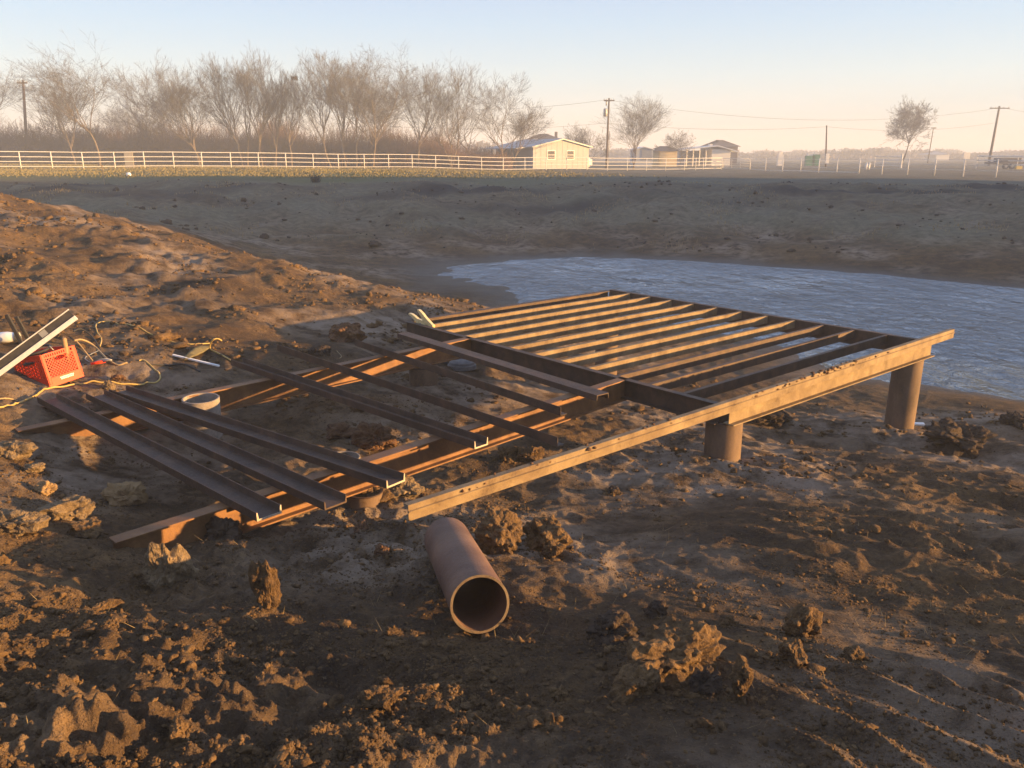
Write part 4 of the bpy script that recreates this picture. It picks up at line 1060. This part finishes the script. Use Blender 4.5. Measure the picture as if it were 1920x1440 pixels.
def build_far_woods():
    rng = np.random.RandomState(5); V_, F_ = [], []
    def clump(cx, cy, cz, rx, rz, n, s0):
        u = rng.normal(size=(n, 3)); u /= np.linalg.norm(u, axis=1)[:, None]; rad = rng.uniform(.45, 1.0, n)[:, None]
        c = np.array([cx, cy, cz]) + u * rad * np.array([rx, rx * .7, rz])
        a = rng.normal(size=(n, 3)) * s0; b = rng.normal(size=(n, 3)) * s0
        base = sum(len(v) for v in V_); V_.append(np.stack([c - a, c + b, c + a, c - b], 1).reshape(-1, 3))
        F_.append(base + np.arange(n * 4).reshape(-1, 4))
    for k in range(190):
        px = rng.uniform(1040, 2100); y = rng.uniform(330, 520); x = (px - 960) / F_PX * y / 1.033
        hgt = (3.2 + 2.6 * gnoise(np.array([px / 60.]), np.array([.5]), 7)[0]) * y / 420 * (1.25 if 1690 < px < 1740 else 1) * rng.uniform(.8, 1.25)
        clump(x, y, float(H0(np.array([x]), np.array([y]))[0]) + hgt * .55, rng.uniform(4, 9), hgt * .62, 240, .42)
    for k in range(60):
        px = rng.uniform(-300, 1000); y = rng.uniform(330, 480); x = (px - 960) / F_PX * y / 1.033
        clump(x, y, float(H0(np.array([x]), np.array([y]))[0]) + 3, rng.uniform(6, 11), 4.5, 220, .5)
    o = np_obj('far_woods', np.concatenate(V_), np.concatenate(F_), M_FAR, smooth=False)
    tag(o, 'low hazy line of distant woods along the horizon', 'woods', kind='stuff')
build_far_woods()

# ------------------------------------------------------------------ buildings
def wall_box(name, mat, root, x0, x1, y0, y1, z0, z1):
    mb = MB(); mb.box(((x0 + x1) / 2, (y0 + y1) / 2, (z0 + z1) / 2), (x1 - x0, y1 - y0, z1 - z0)); return recalc(mb.build(name, mat, root), .01, 1)
def gable(root, x0, x1, y0, y1, z0, ze, zr, mw, mr, over=.35, th=.12, xr=None, ribs=0):
    """long axis along y, gable ends facing y0 and y1; returns the gable wall"""
    xm = (x0 + x1) / 2 if xr is None else xr
    mb = MB(); mb.add([(x0, y0, z0), (x1, y0, z0), (x1, y0, ze), (xm, y0, zr), (x0, y0, ze), (x0, y1, z0), (x1, y1, z0), (x1, y1, ze), (xm, y1, zr), (x0, y1, ze)],
        [(0, 1, 2, 3, 4), (9, 8, 7, 6, 5), (0, 4, 9, 5), (1, 6, 7, 2), (4, 3, 8, 9), (3, 2, 7, 8), (0, 5, 6, 1)])
    w = mb.build('wall', mw, root); recalc(w)
    if ribs:
        mb = MB(); k = x0 + .4
        while k < x1 - .2:
            zt = ze + (zr - ze) * (1 - abs(k - xm) / ((x1 - xm) if k > xm else (xm - x0)))
            mb.box((k, y0 - .012, (z0 + zt) / 2), (.05, .02, zt - z0 - .1)); k += .9
        mb.build('siding_ribs', mw, w).matrix_parent_inverse = Matrix()
        w.children[0].location = (0, 0, 0)
    for sx, xe in ((-1, x0), (1, x1)):
        ang = (zr - ze) / abs(xm - xe); xo = xe + sx * over; zo = ze - ang * over
        mb = MB(); mb.add([(xm, y0 - over, zr + .02), (xo, y0 - over, zo + .02), (xo, y1 + over, zo + .02), (xm, y1 + over, zr + .02),
                           (xm, y0 - over, zr + .02 + th), (xo, y0 - over, zo + .02 + th), (xo, y1 + over, zo + .02 + th), (xm, y1 + over, zr + .02 + th)],
            [(0, 1, 2, 3), (7, 6, 5, 4), (0, 4, 5, 1), (1, 5, 6, 2), (2, 6, 7, 3), (3, 7, 4, 0)])
        recalc(mb.build('roof', mr, root))
    return w
def window(root, x, y, z, w, hh):
    mb = MB(); mb.box((x, y - .02, z), (w + .2, .06, hh + .2)); f = mb.build('window', M_TRIM, root); recalc(f)
    mb = MB(); mb.box((x, y - .055, z), (w, .012, hh)); p = mb.build('pane', M_GLASS, None)
    p.parent = f; 
    for v in p.data.vertices: v.co -= Vector(root.location)
    mb = MB(); mb.box((x, y - .065, z), (w, .012, .06)); p = mb.build('mullion', M_TRIM, None); p.parent = f
    for v in p.data.vertices: v.co -= Vector(root.location)
def hip(root, x0, x1, y0, y1, ze, zr, mat, inset, name='roof'):
    ym = (y0 + y1) / 2; mb = MB()
    mb.add([(x0, y0, ze), (x1, y0, ze), (x1, y1, ze), (x0, y1, ze), (x0 + inset, ym, zr), (x1 - inset, ym, zr)], [(0, 1, 5, 4), (1, 2, 5), (2, 3, 4, 5), (3, 0, 4), (3, 2, 1, 0)])
    o = mb.build(name, mat, root); recalc(o); return o
def X(px, y): return at_y(px, 285, y).x
def Z(py, y): return at_y(960, py, y).z
def build_buildings():
    # cream metal workshop, turned so that its gable end takes the sun; a porch runs along its left side
    y = 118.0; g = h(X(1050, y), y) - .2; cx = X(1053, y)
    root = thing('metal_workshop', 'cream gabled metal building with two small windows behind the white fence', 'building', (cx, y, g))
    hw = 4.75
    gable(root, cx - hw, cx + hw, y, y + 9.5, g, Z(276, y), Z(262, y), M_CREAM, M_ROOFMET, .4, .14, ribs=1)
    window(root, cx - 1.75, y, Z(290.5, y), 1.15, 1.05); window(root, cx + 1.5, y, Z(290.5, y), 1.15, 1.05)
    mb = MB(); xa, xb = cx - hw - 2.6, cx - hw - .4; za, zb = Z(279.5, y), Z(276.8, y)
    mb.add([(xb, y + .3, zb), (xa, y + .3, za), (xa, y + 9.5, za), (xb, y + 9.5, zb), (xb, y + .3, zb + .1), (xa, y + .3, za + .1), (xa, y + 9.5, za + .1), (xb, y + 9.5, zb + .1)],
        [(0, 1, 2, 3), (7, 6, 5, 4), (0, 4, 5, 1), (1, 5, 6, 2), (2, 6, 7, 3), (3, 7, 4, 0)]); recalc(mb.build('porch_roof', M_ROOFMET, root))
    for k in range(5):
        mb = MB(); mb.tube([(xa + .1, y + .6 + 2 * k, g), (xa + .1, y + .6 + 2 * k, za)], .08, 6); mb.build('porch_post', M_POLE, root)
    mb = MB(); mb.box((cx + hw + .9, y + 2, g + 1.0), (1.5, 2, 1.2)); recalc(mb.build('side_tank', M_TRIM, root), .2, 3)
    root.rotation_euler.z = math.radians(33)
    # brown hip roofed house behind
    y = 150.0; g = h(X(1020, y), y) - .2
    root = thing('hip_roof_house', 'house with a brown hipped roof rising behind the cream building', 'house', (X(1020, y), y, g))
    wall_box('wall', M_BLUEWALL, root, X(980, y), X(1060, y), y, y + 11, g, Z(265, y))
    hip(root, X(976, y), X(1064, y), y - .6, y + 11.6, Z(265, y), Z(249.5, y), M_ROOFBR, 3.4)
    wall_box('chimney', M_ROOFBR, root, X(1042, y), X(1047, y), y + 4, y + 4.6, Z(258, y), Z(246, y)); wall_box('dormer', M_TRIM, root, X(1001, y), X(1008, y), y - .3, y + 1.5, Z(266, y), Z(260, y))
    # small grey blue shed and buff shed
    y = 135.0; g = h(X(1215, y), y) - .2
    root = thing('small_shed', 'small grey blue shed right of the many stemmed tree', 'shed', (X(1215, y), y, g))
    gable(root, X(1192, y), X(1224, y), y, y + 6, g, Z(281, y), Z(276.5, y), M_BLUEWALL, M_ROOFPALE, .2)
    mb = MB(); mb.box((X(1213, y), y - .03, Z(290, y)), (1.6, .05, 1.6)); recalc(mb.build('door', M_ROOFMET, root))
    y = 139.0; g = h(X(1255, y), y) - .2
    root = thing('buff_shed', 'low buff shed with a brown roof catching the sun', 'shed', (X(1255, y), y, g))
    wall_box('wall', M_YELLOWWALL, root, X(1238, y), X(1270, y), y, y + 7, g, Z(283, y)); hip(root, X(1226, y), X(1276, y), y - .5, y + 7.5, Z(283.4, y), Z(273.5, y), M_ROOFBR, 1.5)
    # pale barn with porch
    y = 146.0; g = h(X(1320, y), y) - .2
    root = thing('pale_barn', 'long low pale barn with a metal roof and an open side', 'barn', (X(1320, y), y, g))
    wall_box('wall', M_WHITEWALL, root, X(1335, y), X(1370, y), y, y + 9, g, Z(280, y)); wall_box('back_wall', M_BLUEWALL, root, X(1287, y), X(1334, y), y + 6, y + 9, g, Z(282, y))
    mb = MB(); xs = (X(1284, y), X(1345, y), X(1381, y)); zs = (Z(281, y), Z(274.5, y), Z(285, y)); vs = []
    for yy in (y - .6, y + 9.6):
        for a, b in zip(xs, zs): vs += [(a, yy, b), (a, yy, b + .18)]
    mb.add(vs, [(0, 2, 8, 6), (2, 4, 10, 8), (1, 7, 9, 3), (3, 9, 11, 5), (0, 1, 3, 2), (2, 3, 5, 4), (6, 8, 9, 7), (8, 10, 11, 9), (0, 6, 7, 1), (4, 5, 11, 10)]); recalc(mb.build('roof', M_ROOFPALE, root))
    for px in (1288, 1300, 1312, 1324):
        mb = MB(); mb.tube([(X(px, y), y, g), (X(px, y), y, Z(280.5, y))], .09, 6); mb.build('post', M_TRIM, root)
    y = 175.0; g = h(X(1357, y), y) - .2
    root = thing('brown_roof_house', 'house with a peaked brown roof showing above the pale barn', 'house', (X(1357, y), y, g))
    wall_box('wall', M_ROOFBR, root, X(1333, y), X(1383, y), y, y + 10, g, Z(275, y)); hip(root, X(1330, y), X(1388, y), y - .6, y + 10.6, Z(274.8, y), Z(261.5, y), M_ROOFBR, 3.8)
    wall_box('dormer', M_TRIM, root, X(1328.5, y), X(1333.5, y), y - .8, y + 1, Z(276, y), Z(270, y))
    # far white roofed house and the low trailer
    y = 300.0; g = h(X(1770, y), y) - .2
    root = thing('far_house', 'tiny distant house with a bright white roof edge on the right horizon', 'house', (X(1770, y), y, g))
    wall_box('wall', M_WHITEWALL, root, X(1757, y), X(1781, y), y, y + 8, g, Z(290, y)); hip(root, X(1740, y), X(1784, y), y - .6, y + 8.6, Z(289.6, y), Z(283, y), M_ROOFMET, 5)
    y = 122.0; g = h(X(1895, y), y)
    root = thing('flatbed_trailer', 'dark low flatbed trailer parked behind the right hand fence', 'trailer', (X(1895, y), y, g))
    wall_box('deck', M_CARDARK, root, X(1866, y), X(1935, y), y, y + 2.4, g + .75, g + 1.0); wall_box('load', M_CARDARK, root, X(1880, y), X(1920, y), y + .3, y + 2.0, g + 1.0, g + 1.55)
    for px in (1890, 1902, 1914):
        x = X(px, y); mb = MB(); mb.tube([(x, y - .05, g + .4), (x, y + .25, g + .4)], .40, 18); w = mb.build('wheel', M_TYRE, root); recalc(w, .03)
        mb = MB(); mb.tube([(x, y - .08, g + .4), (x, y - .04, g + .4)], .2, 12); p = mb.build('rim', M_METALGREY, root); recalc(p)
    wall_box('yellow_block', M_YELLOWP, root, X(1906, y), X(1917, y), y - .6, y - .1, g, g + .42)
    # small white and green things in the field
    for lb, nm, px, y, w, z0, z1, mt in (('small white post box left of the green pumps', 'utility_box', 1465, 150, .9, 0, 1.9, M_TRIM), ('green pump housing, the left one of two side by side', 'pump_box', 1521, 150, 1.5, 0, 1.7, M_GREEN), ('green pump housing topped by a white cap, the right one', 'pump_box', 1532, 150, 1.3, 0, 1.9, M_GREEN),
                                   ('white sign plate on the right hand fence line', 'sign_plate', 1814, 74, .55, 1.45, 2.0, M_TRIM)):
        x = X(px, y); g = h(x, y); root = thing(nm, lb, 'sign' if 'sign' in nm else 'box', (x, y, g))
        wall_box('housing' if z0 == 0 else 'plate', mt, root, x - w / 2, x + w / 2, y, y + (.8 if z0 == 0 else .03), g + z0, g + z1)
        if z0 == 0: wall_box('cap', M_TRIM, root, x - w * .32, x + w * .32, y + .1, y + .6, g + z1, g + z1 + .45)
        else:
            mb = MB(); mb.tube([(x, y + .06, g - .2), (x, y + .06, g + 1.9)], .03, 6); mb.build('post', M_METALGREY, root)
    for k, px in enumerate((1627, 1632)):
        y = 118; x = X(px, y); g = h(x, y); mb = MB(); mb.tube([(x, y, g), (x, y, g + .5), (x + .1, y, g + .9)], [.16, .18, .1], 10)
        tag(mb.build('white_canister', M_TRIM, None, True), ('white canister, left one of a pair beyond the right fence', 'white canister, right one of a pair beyond the right fence')[k], 'canister')
build_buildings()

# ------------------------------------------------------------------ clods of dug clay
CLODS = []
def clod(label, cx, base_py, w, hgt, seed, mat=M_CLOD, depth=1.0, rot=0.0, rough=1.0, name='dirt_clod', sink=.24, lean=(0, 0), sub=5, square=0.0, taper=0.0):
    """cx: photo column of the middle, base_py: photo row of its foot, w and hgt: size in photo pixels"""
    g = ground_at(cx, base_py); m = mpp(g)
    W, Hh = w * m, hgt * m
    bm = bmesh.new(); bmesh.ops.create_icosphere(bm, subdivisions=sub, radius=1.0)
    so = Vector((seed * 3.17, seed * 1.31, seed * .77)); q = max(W, Hh)
    rp = random.Random(seed * 13 + 5); planes = []
    for _ in range(16):
        pn = Vector((rp.gauss(0, 1), rp.gauss(0, 1), rp.gauss(0, 1))).normalized(); planes.append((pn, rp.uniform(.62, 1.0)))
    c, s_ = math.cos(rot), math.sin(rot)
    for v in bm.verts:
        n = v.co.normalized()
        if square: n = n.lerp(Vector([math.copysign(abs(a) ** .45, a) for a in n]), square)
        d = min([1.18] + [pd / max(n.dot(pn), .05) for pn, pd in planes]) + rough * (.20 * mn.fractal(n * 1.25 + so, .9, 2.1, 3) + .15 * (0.45 - mn.voronoi(n * 2.3 + so)[0][0]) * 2)
        k = n * d
        t = 1 - taper * (k.z * .5 + .5)
        p = Vector((k.x * W * .5 * t, k.y * W * .5 * depth * t, k.z * Hh * .5))
        fine = .052 * mn.fractal(p * (9 / max(q, .1)) * .7 + so, .55, 2.2, 6) + .034 * (.4 - mn.voronoi(p * (6.5 / max(q, .08)) + so)[0][0])
        p += n * fine * q * .75 * rough
        p = Vector((p.x * c - p.y * s_ + lean[0] * p.z, p.x * s_ + p.y * c + lean[1] * p.z, p.z))
        v.co = p
    zmin = min(v.co.z for v in bm.verts)
    me = bpy.data.meshes.new(name); bm.to_mesh(me); bm.free()
    for p in me.polygons: p.use_smooth = False
    me.materials.append(mat)
    o = bpy.data.objects.new(name, me); o.location = (g.x, g.y, g.z - zmin - sink * Hh); link(o)
    CLODS.append((g.x, g.y, W))
    return tag(o, label, 'clod', 'big clods of dug clay lying about the frame')
clod('tall pale clod with two knobs on top standing at the buried beam end', 318, 1100, 108, 136, 1, M_CLOD_PALE, .8, .3, 1.0, taper=.35)
clod('upright slab of clay standing alone left of the steel pipe', 503, 1160, 56, 138, 2, M_CLOD, .7, .5, .8, sink=.12, square=.3, taper=.3)
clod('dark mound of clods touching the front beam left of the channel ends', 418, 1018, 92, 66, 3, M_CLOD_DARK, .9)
clod('big lumpy clod with a deep cleft, left one of the pair right of the pipe', 938, 1040, 92, 92, 4, M_CLOD, .9, .2, 1.15)
clod('big rounded clod, right one of the pair right of the pipe', 1026, 1030, 96, 88, 5, M_CLOD, 1.0, .9, 1.0)
clod('small pale clod at the foot of the rounded clod right of the pipe', 1036, 1046, 42, 34, 6, M_CLOD, .9)
clod('long ragged heap of clods, the biggest in the near foreground', 1268, 1266, 205, 112, 7, M_CLOD, .6, .25, 1.25, sink=.25)
clod('pointed lower flank clod of the biggest foreground heap', 1196, 1306, 104, 66, 8, M_CLOD, .6, .6, 1.0, sink=.3)
clod('dark hollowed clod under the right end of the biggest foreground heap', 1318, 1316, 70, 66, 46, M_CLOD_DARK, .7, .4, 1.2)
clod('narrow crooked clod standing right of the biggest foreground heap', 1384, 1326, 40, 78, 9, M_CLOD, .9, .1, 1.15, sink=.1)
clod('orange lit clod alone on the tread marks', 1482, 1258, 62, 58, 10, M_CLOD, .9, .8, 1.0)
clod('broad clod behind the tread marks, lit along its top', 1500, 1182, 74, 62, 11, M_CLOD, .7, .4, 1.05)
clod('small two lobed clod right of the orange lit one', 1600, 1232, 38, 34, 12, M_CLOD, .9)
clod('small round clod left of the broad clod behind the tread marks', 1366, 1170, 34, 26, 13, M_CLOD, .9)
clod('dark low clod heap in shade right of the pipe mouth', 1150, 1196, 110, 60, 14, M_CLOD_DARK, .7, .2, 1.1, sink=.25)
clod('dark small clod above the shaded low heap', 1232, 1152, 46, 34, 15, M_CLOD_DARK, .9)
clod('flat clod below the pipe with one bright lump on it', 716, 1332, 78, 40, 16, M_CLOD, .8, .2, 1.1, sink=.25)
clod('small bright nugget left of the biggest foreground heap', 1051, 1300, 27, 24, 17, M_CLOD, .9, sub=4)
clod('squarish clod near the bottom edge at left', 339, 1398, 36, 42, 18, M_CLOD, .9, .4, .9, square=.5)
clod('little dark clod pair left of the upper end of the pipe', 682, 1022, 32, 26, 19, M_CLOD_RED, .9, sub=4)
clod('little reddish clod close to the upper left flank of the pipe', 720, 1046, 30, 30, 20, M_CLOD_RED, .9, sub=4)
clod('fibrous round root ball clod below the left channel', 234, 940, 72, 52, 21, M_ROOT, .9, 0, 1.4)
clod('small round tuft topped clod left of the root ball', 88, 926, 40, 34, 22, M_ROOT, .9, 0, 1.3)
clod('cracked pale slab of clay at the left, the largest of the slabs', 136, 972, 100, 56, 23, M_CLOD_PALE, .9, .2, .75, square=.45)
clod('cracked pale slab touching the left edge of the photo', 36, 998, 96, 46, 24, M_CLOD_PALE, .8, .1, .75, square=.5)
clod('crumbly brown mound just under the cracked slabs', 166, 1004, 70, 36, 25, M_CLOD, .8)
clod('pale slab with a shaded hollow at the left edge under the crate', 22, 862, 84, 38, 26, M_CLOD_PALE, .8, .1, .8, square=.3)
clod('small pale lumps below the upper left slab', 62, 890, 38, 22, 27, M_CLOD_PALE, .9, sub=4)
clod('thin stick shaped clod lying on the mud at lower left', 200, 1136, 62, 20, 28, M_CLOD, .35, .75, .7, sink=.1)
clod('broken stick of clay at the left edge', 6, 1072, 34, 24, 29, M_CLOD, .5, .7, .7)
clod('reddish heap of clods inside the frame between the two long beams', 706, 840, 84, 58, 30, M_CLOD_RED, .8, .3, 1.25)
clod('flatter reddish heap left of the clods inside the frame', 640, 818, 80, 34, 31, M_CLOD_RED, .8, .6, 1.1, sink=.3)
clod('squared clod behind the pale side rail, left one of two', 952, 868, 40, 32, 32, M_CLOD, .9, .2, .9, square=.4)
clod('rounded clod behind the pale side rail, right one of two', 992, 872, 52, 34, 33, M_CLOD, .9)
clod('crumbled grey clod heap under the channel end beside the rail tip', 752, 946, 82, 44, 34, M_CLOD_PALE, .8, 0, 1.2, sink=.3)
clod('grey brown clod against the foot of the rail tip', 700, 958, 60, 36, 35, M_CLOD, .8, 0, 1.2, sink=.3)
clod('flat chip of clay among the tread marks at the bottom', 1322, 1388, 40, 20, 36, M_CLOD, .35, -.6, .6, sink=.1, sub=4)
clod('pale clod beside the hose, catching the light under the crate', 206, 732, 26, 22, 37, M_CLOD_PALE, .9, sub=4)
clod('brown clod right of the crate foot', 224, 712, 26, 16, 38, M_CLOD_RED, .9, sub=4)
clod('dark tuft of earth on the crest of the left slope', 705, 462, 26, 14, 39, M_CLOD_DARK, .9, sub=4)
clod('lump of earth on the slope below the water inlet', 648, 640, 70, 44, 40, M_CLOD_RED, .8, .3, 1.2, sink=.3)
clod('round clod at the foot of the slope left of the clamp', 598, 668, 44, 26, 41, M_CLOD_DARK, .8)
clod('small dark pyramid clod in front of the near pile', 1150, 928, 26, 20, 42, M_CLOD_DARK, .9, sub=4)
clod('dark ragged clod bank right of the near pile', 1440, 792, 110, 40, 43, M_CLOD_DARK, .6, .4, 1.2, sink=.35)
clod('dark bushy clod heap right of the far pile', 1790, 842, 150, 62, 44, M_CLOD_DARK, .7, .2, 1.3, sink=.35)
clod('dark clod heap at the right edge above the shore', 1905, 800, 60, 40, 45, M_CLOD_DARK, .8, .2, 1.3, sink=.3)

def scatter():
    """loose crumbs of clay, far too many to count"""
    rng = np.random.RandomState(3); protos = []
    for k in range(10):
        bm = bmesh.new(); bmesh.ops.create_icosphere(bm, subdivisions=2, radius=1)
        so = Vector((k * 5.3, k * 2.1, 1.7))
        v = np.array([tuple(x.co * (1 + .75 * mn.noise(x.co * 1.2 + so) + .40 * mn.noise(x.co * 2.6 + so))) for x in bm.verts])
        f = np.array([[w.index for w in q.verts] for q in bm.faces]); bm.free(); protos.append((v, f))
    protos0 = protos; fine = []
    for k in range(8):
        bm = bmesh.new(); bmesh.ops.create_icosphere(bm, subdivisions=1, radius=1)
        fine.append((np.array([tuple(x.co) for x in bm.verts]) * rng.uniform(.6, 1.3, (len(bm.verts), 1)), np.array([[w.index for w in q.verts] for q in bm.faces]))); bm.free()
    def lay(name, label, n, xf, size, mat, small=False):
        x, y = xf(n); z = H(x, y); sz = size(n, x, y); V_, F_ = [], []; base = 0
        protos = fine if small else protos0
        for k in range(len(x)):
            v, f = protos[rng.randint(len(protos))]
            a = rng.uniform(0, 6.28); c, s_ = math.cos(a), math.sin(a); q = v * sz[k] * np.array([rng.uniform(.6, 1.6), rng.uniform(.6, 1.3), rng.uniform(.45, .95)])
            q = np.stack([q[:, 0] * c - q[:, 1] * s_, q[:, 0] * s_ + q[:, 1] * c, q[:, 2]], 1) + np.array([x[k], y[k], z[k] + sz[k] * .18])
            V_.append(q); F_.append(f + base); base += len(q)
        o = np_obj(name, np.concatenate(V_), np.concatenate(F_), mat, smooth=False)
        tag(o, label, 'crumbs', kind='stuff')
    def near(n):
        a = rng.uniform(-.66, .66, n * 4); r = np.exp(rng.uniform(np.log(1.9), np.log(8.5), n * 4)); x, y = r * np.sin(a), r * np.cos(a)
        w = np.clip(.30 + .9 * gnoise(x / .55, y / .55, 41) + .5 * gnoise(x / 1.7, y / 1.7, 42), .04, 1)
        w = w * (1 - .75 * np.exp(-(((x + .75) / 1.0) ** 2 + ((y - 3.35) / .75) ** 2))) * (1 - .55 * sstep(.6, 1.2, x) * sstep(3.5, 4.5, y))
        w = w * (1 + .8 * sstep(-.2, -1.0, x) * sstep(4, 3, y)); w = w * (1 - .55 * sstep(0, .5, x) * sstep(3.6, 2.9, y))
        k = rng.uniform(0, 1, n * 4) < w; x, y = x[k][:n], y[k][:n]
        for cx, cy, cw in CLODS:
            if cy < 10:
                a = rng.uniform(0, 6.28, 55); q = cw * (.42 + .45 * rng.exponential(.5, 55)); x = np.append(x, cx + q * np.cos(a)); y = np.append(y, cy + q * np.sin(a) * .9)
        return x, y
    lay('loose_crumbs', 'loose clay crumbs strewn over the near mud', 15000, near, lambda n, x, y: np.clip(rng.lognormal(-5.45, .62, len(x)), .002, .022), M_CLOD)
    lay('fine_crumbs', 'fine grit and crumbs covering the near mud', 36000, near, lambda n, x, y: np.clip(rng.lognormal(-5.6, .38, len(x)), .002, .009), M_CLOD, True)
    def bank(n):
        x = rng.uniform(-13, 0, n * 4); y = rng.uniform(7.5, 21, n * 4)
        w = np.clip(.15 + 1.0 * gnoise(x / 1.6, y / 1.6, 43) + .3 * gnoise(x / .5, y / .5, 44), .03, 1) * (H0(x, y) > -2.9)
        k = rng.uniform(0, 1, n * 4) < w; return x[k][:n], y[k][:n]
    lay('slope_clods', 'loose clods tumbled over the left slope', 7000, bank, lambda n, x, y: np.clip(rng.lognormal(-4.3, .65, len(x)), .007, .10), M_CLOD)
    def shore(n):
        x = rng.uniform(1, 9, n * 4); y = rng.uniform(4.5, 12, n * 4)
        w = np.clip(.1 + .9 * gnoise(x / 1.1, y / 1.1, 45), .03, 1) * (H0(x, y) > -3.35)
        k = rng.uniform(0, 1, n * 4) < w; return x[k][:n], y[k][:n]
    lay('bank_crumbs', 'small loose clods on the raked bank below the frame', 1300, shore, lambda n, x, y: np.clip(rng.lognormal(-4.2, .5, len(x)), .006, .06), M_CLOD)
    def far(n):
        x = rng.uniform(-26, 26, n * 3); y = rng.uniform(27, 46, n * 3)
        w = np.clip(.05 + .8 * gnoise(x / 3, y / 2.2, 46), .02, 1) * (H0(x, y) > -3.3)
        k = rng.uniform(0, 1, n * 3) < w; return x[k][:n], y[k][:n]
    lay('far_bank_clods', 'dark clods on the far bank of the pond', 1500, far, lambda n, x, y: np.clip(rng.lognormal(-3.3, .6, len(x)), .015, .22), M_CLOD_DARK)
scatter()

def blades(name, label, n, area, hgt, wid, mat, dens=None, seed=1, lean=.45):
    rng = np.random.RandomState(seed)
    x = rng.uniform(area[0], area[1], n); y = rng.uniform(area[2], area[3], n)
    if dens is not None:
        k = rng.uniform(0, 1, n) < dens(x, y); x, y = x[k], y[k]
    n = len(x); z = H(x, y); a = rng.uniform(0, 6.28, n); hh = rng.uniform(.4, 1, n) * hgt; w = rng.uniform(.5, 1, n) * wid
    b = rng.uniform(0, 6.28, n); l = rng.uniform(0, lean, n) * hh
    p = np.stack([x, y, z - .01], 1); sd = np.stack([np.cos(a) * w, np.sin(a) * w, 0 * a], 1); ld = np.stack([np.cos(b) * l, np.sin(b) * l, hh], 1)
    V_ = np.stack([p - sd, p + sd, p + sd * .55 + ld * .55, p + ld], 1).reshape(-1, 3)
    o = np_obj(name, V_, np.arange(n * 4).reshape(-1, 4), mat, smooth=False)
    tag(o, label, 'grass', kind='stuff')
blades('pasture_grass', 'short sunlit winter grass between the dig and the white fence', 150000, (-60, 20, 48, 100), .13, .05, M_PASTURE, lambda x, y: np.clip(.55 + .7 * gnoise(x / 4, y / 4, 51), .05, 1) * sstep(48, 54, y + 2.5 * gnoise(x / 5, y / 5, 21)) * (1 - sstep(-14, 12, x)), 1)
blades('bank_weeds', 'sparse dry weeds on the far bank of the pond', 46000, (-24, 26, 29, 46), .15, .022, M_DRYGRASS, lambda x, y: np.clip(-.12 + .8 * gnoise(x / 2.6, y / 2.6, 52), 0, .7) * (H0(x, y) > -3.35), 2)
blades('dry_stubble', 'scattered dry stems lying in the near mud', 2600, (-3.2, 3.4, 1.7, 5.2), .075, .0016, M_DRYGRASS, lambda x, y: np.clip(.1 + .9 * gnoise(x / .8, y / .8, 53), 0, 1), 3, 1.6)
build_haze()
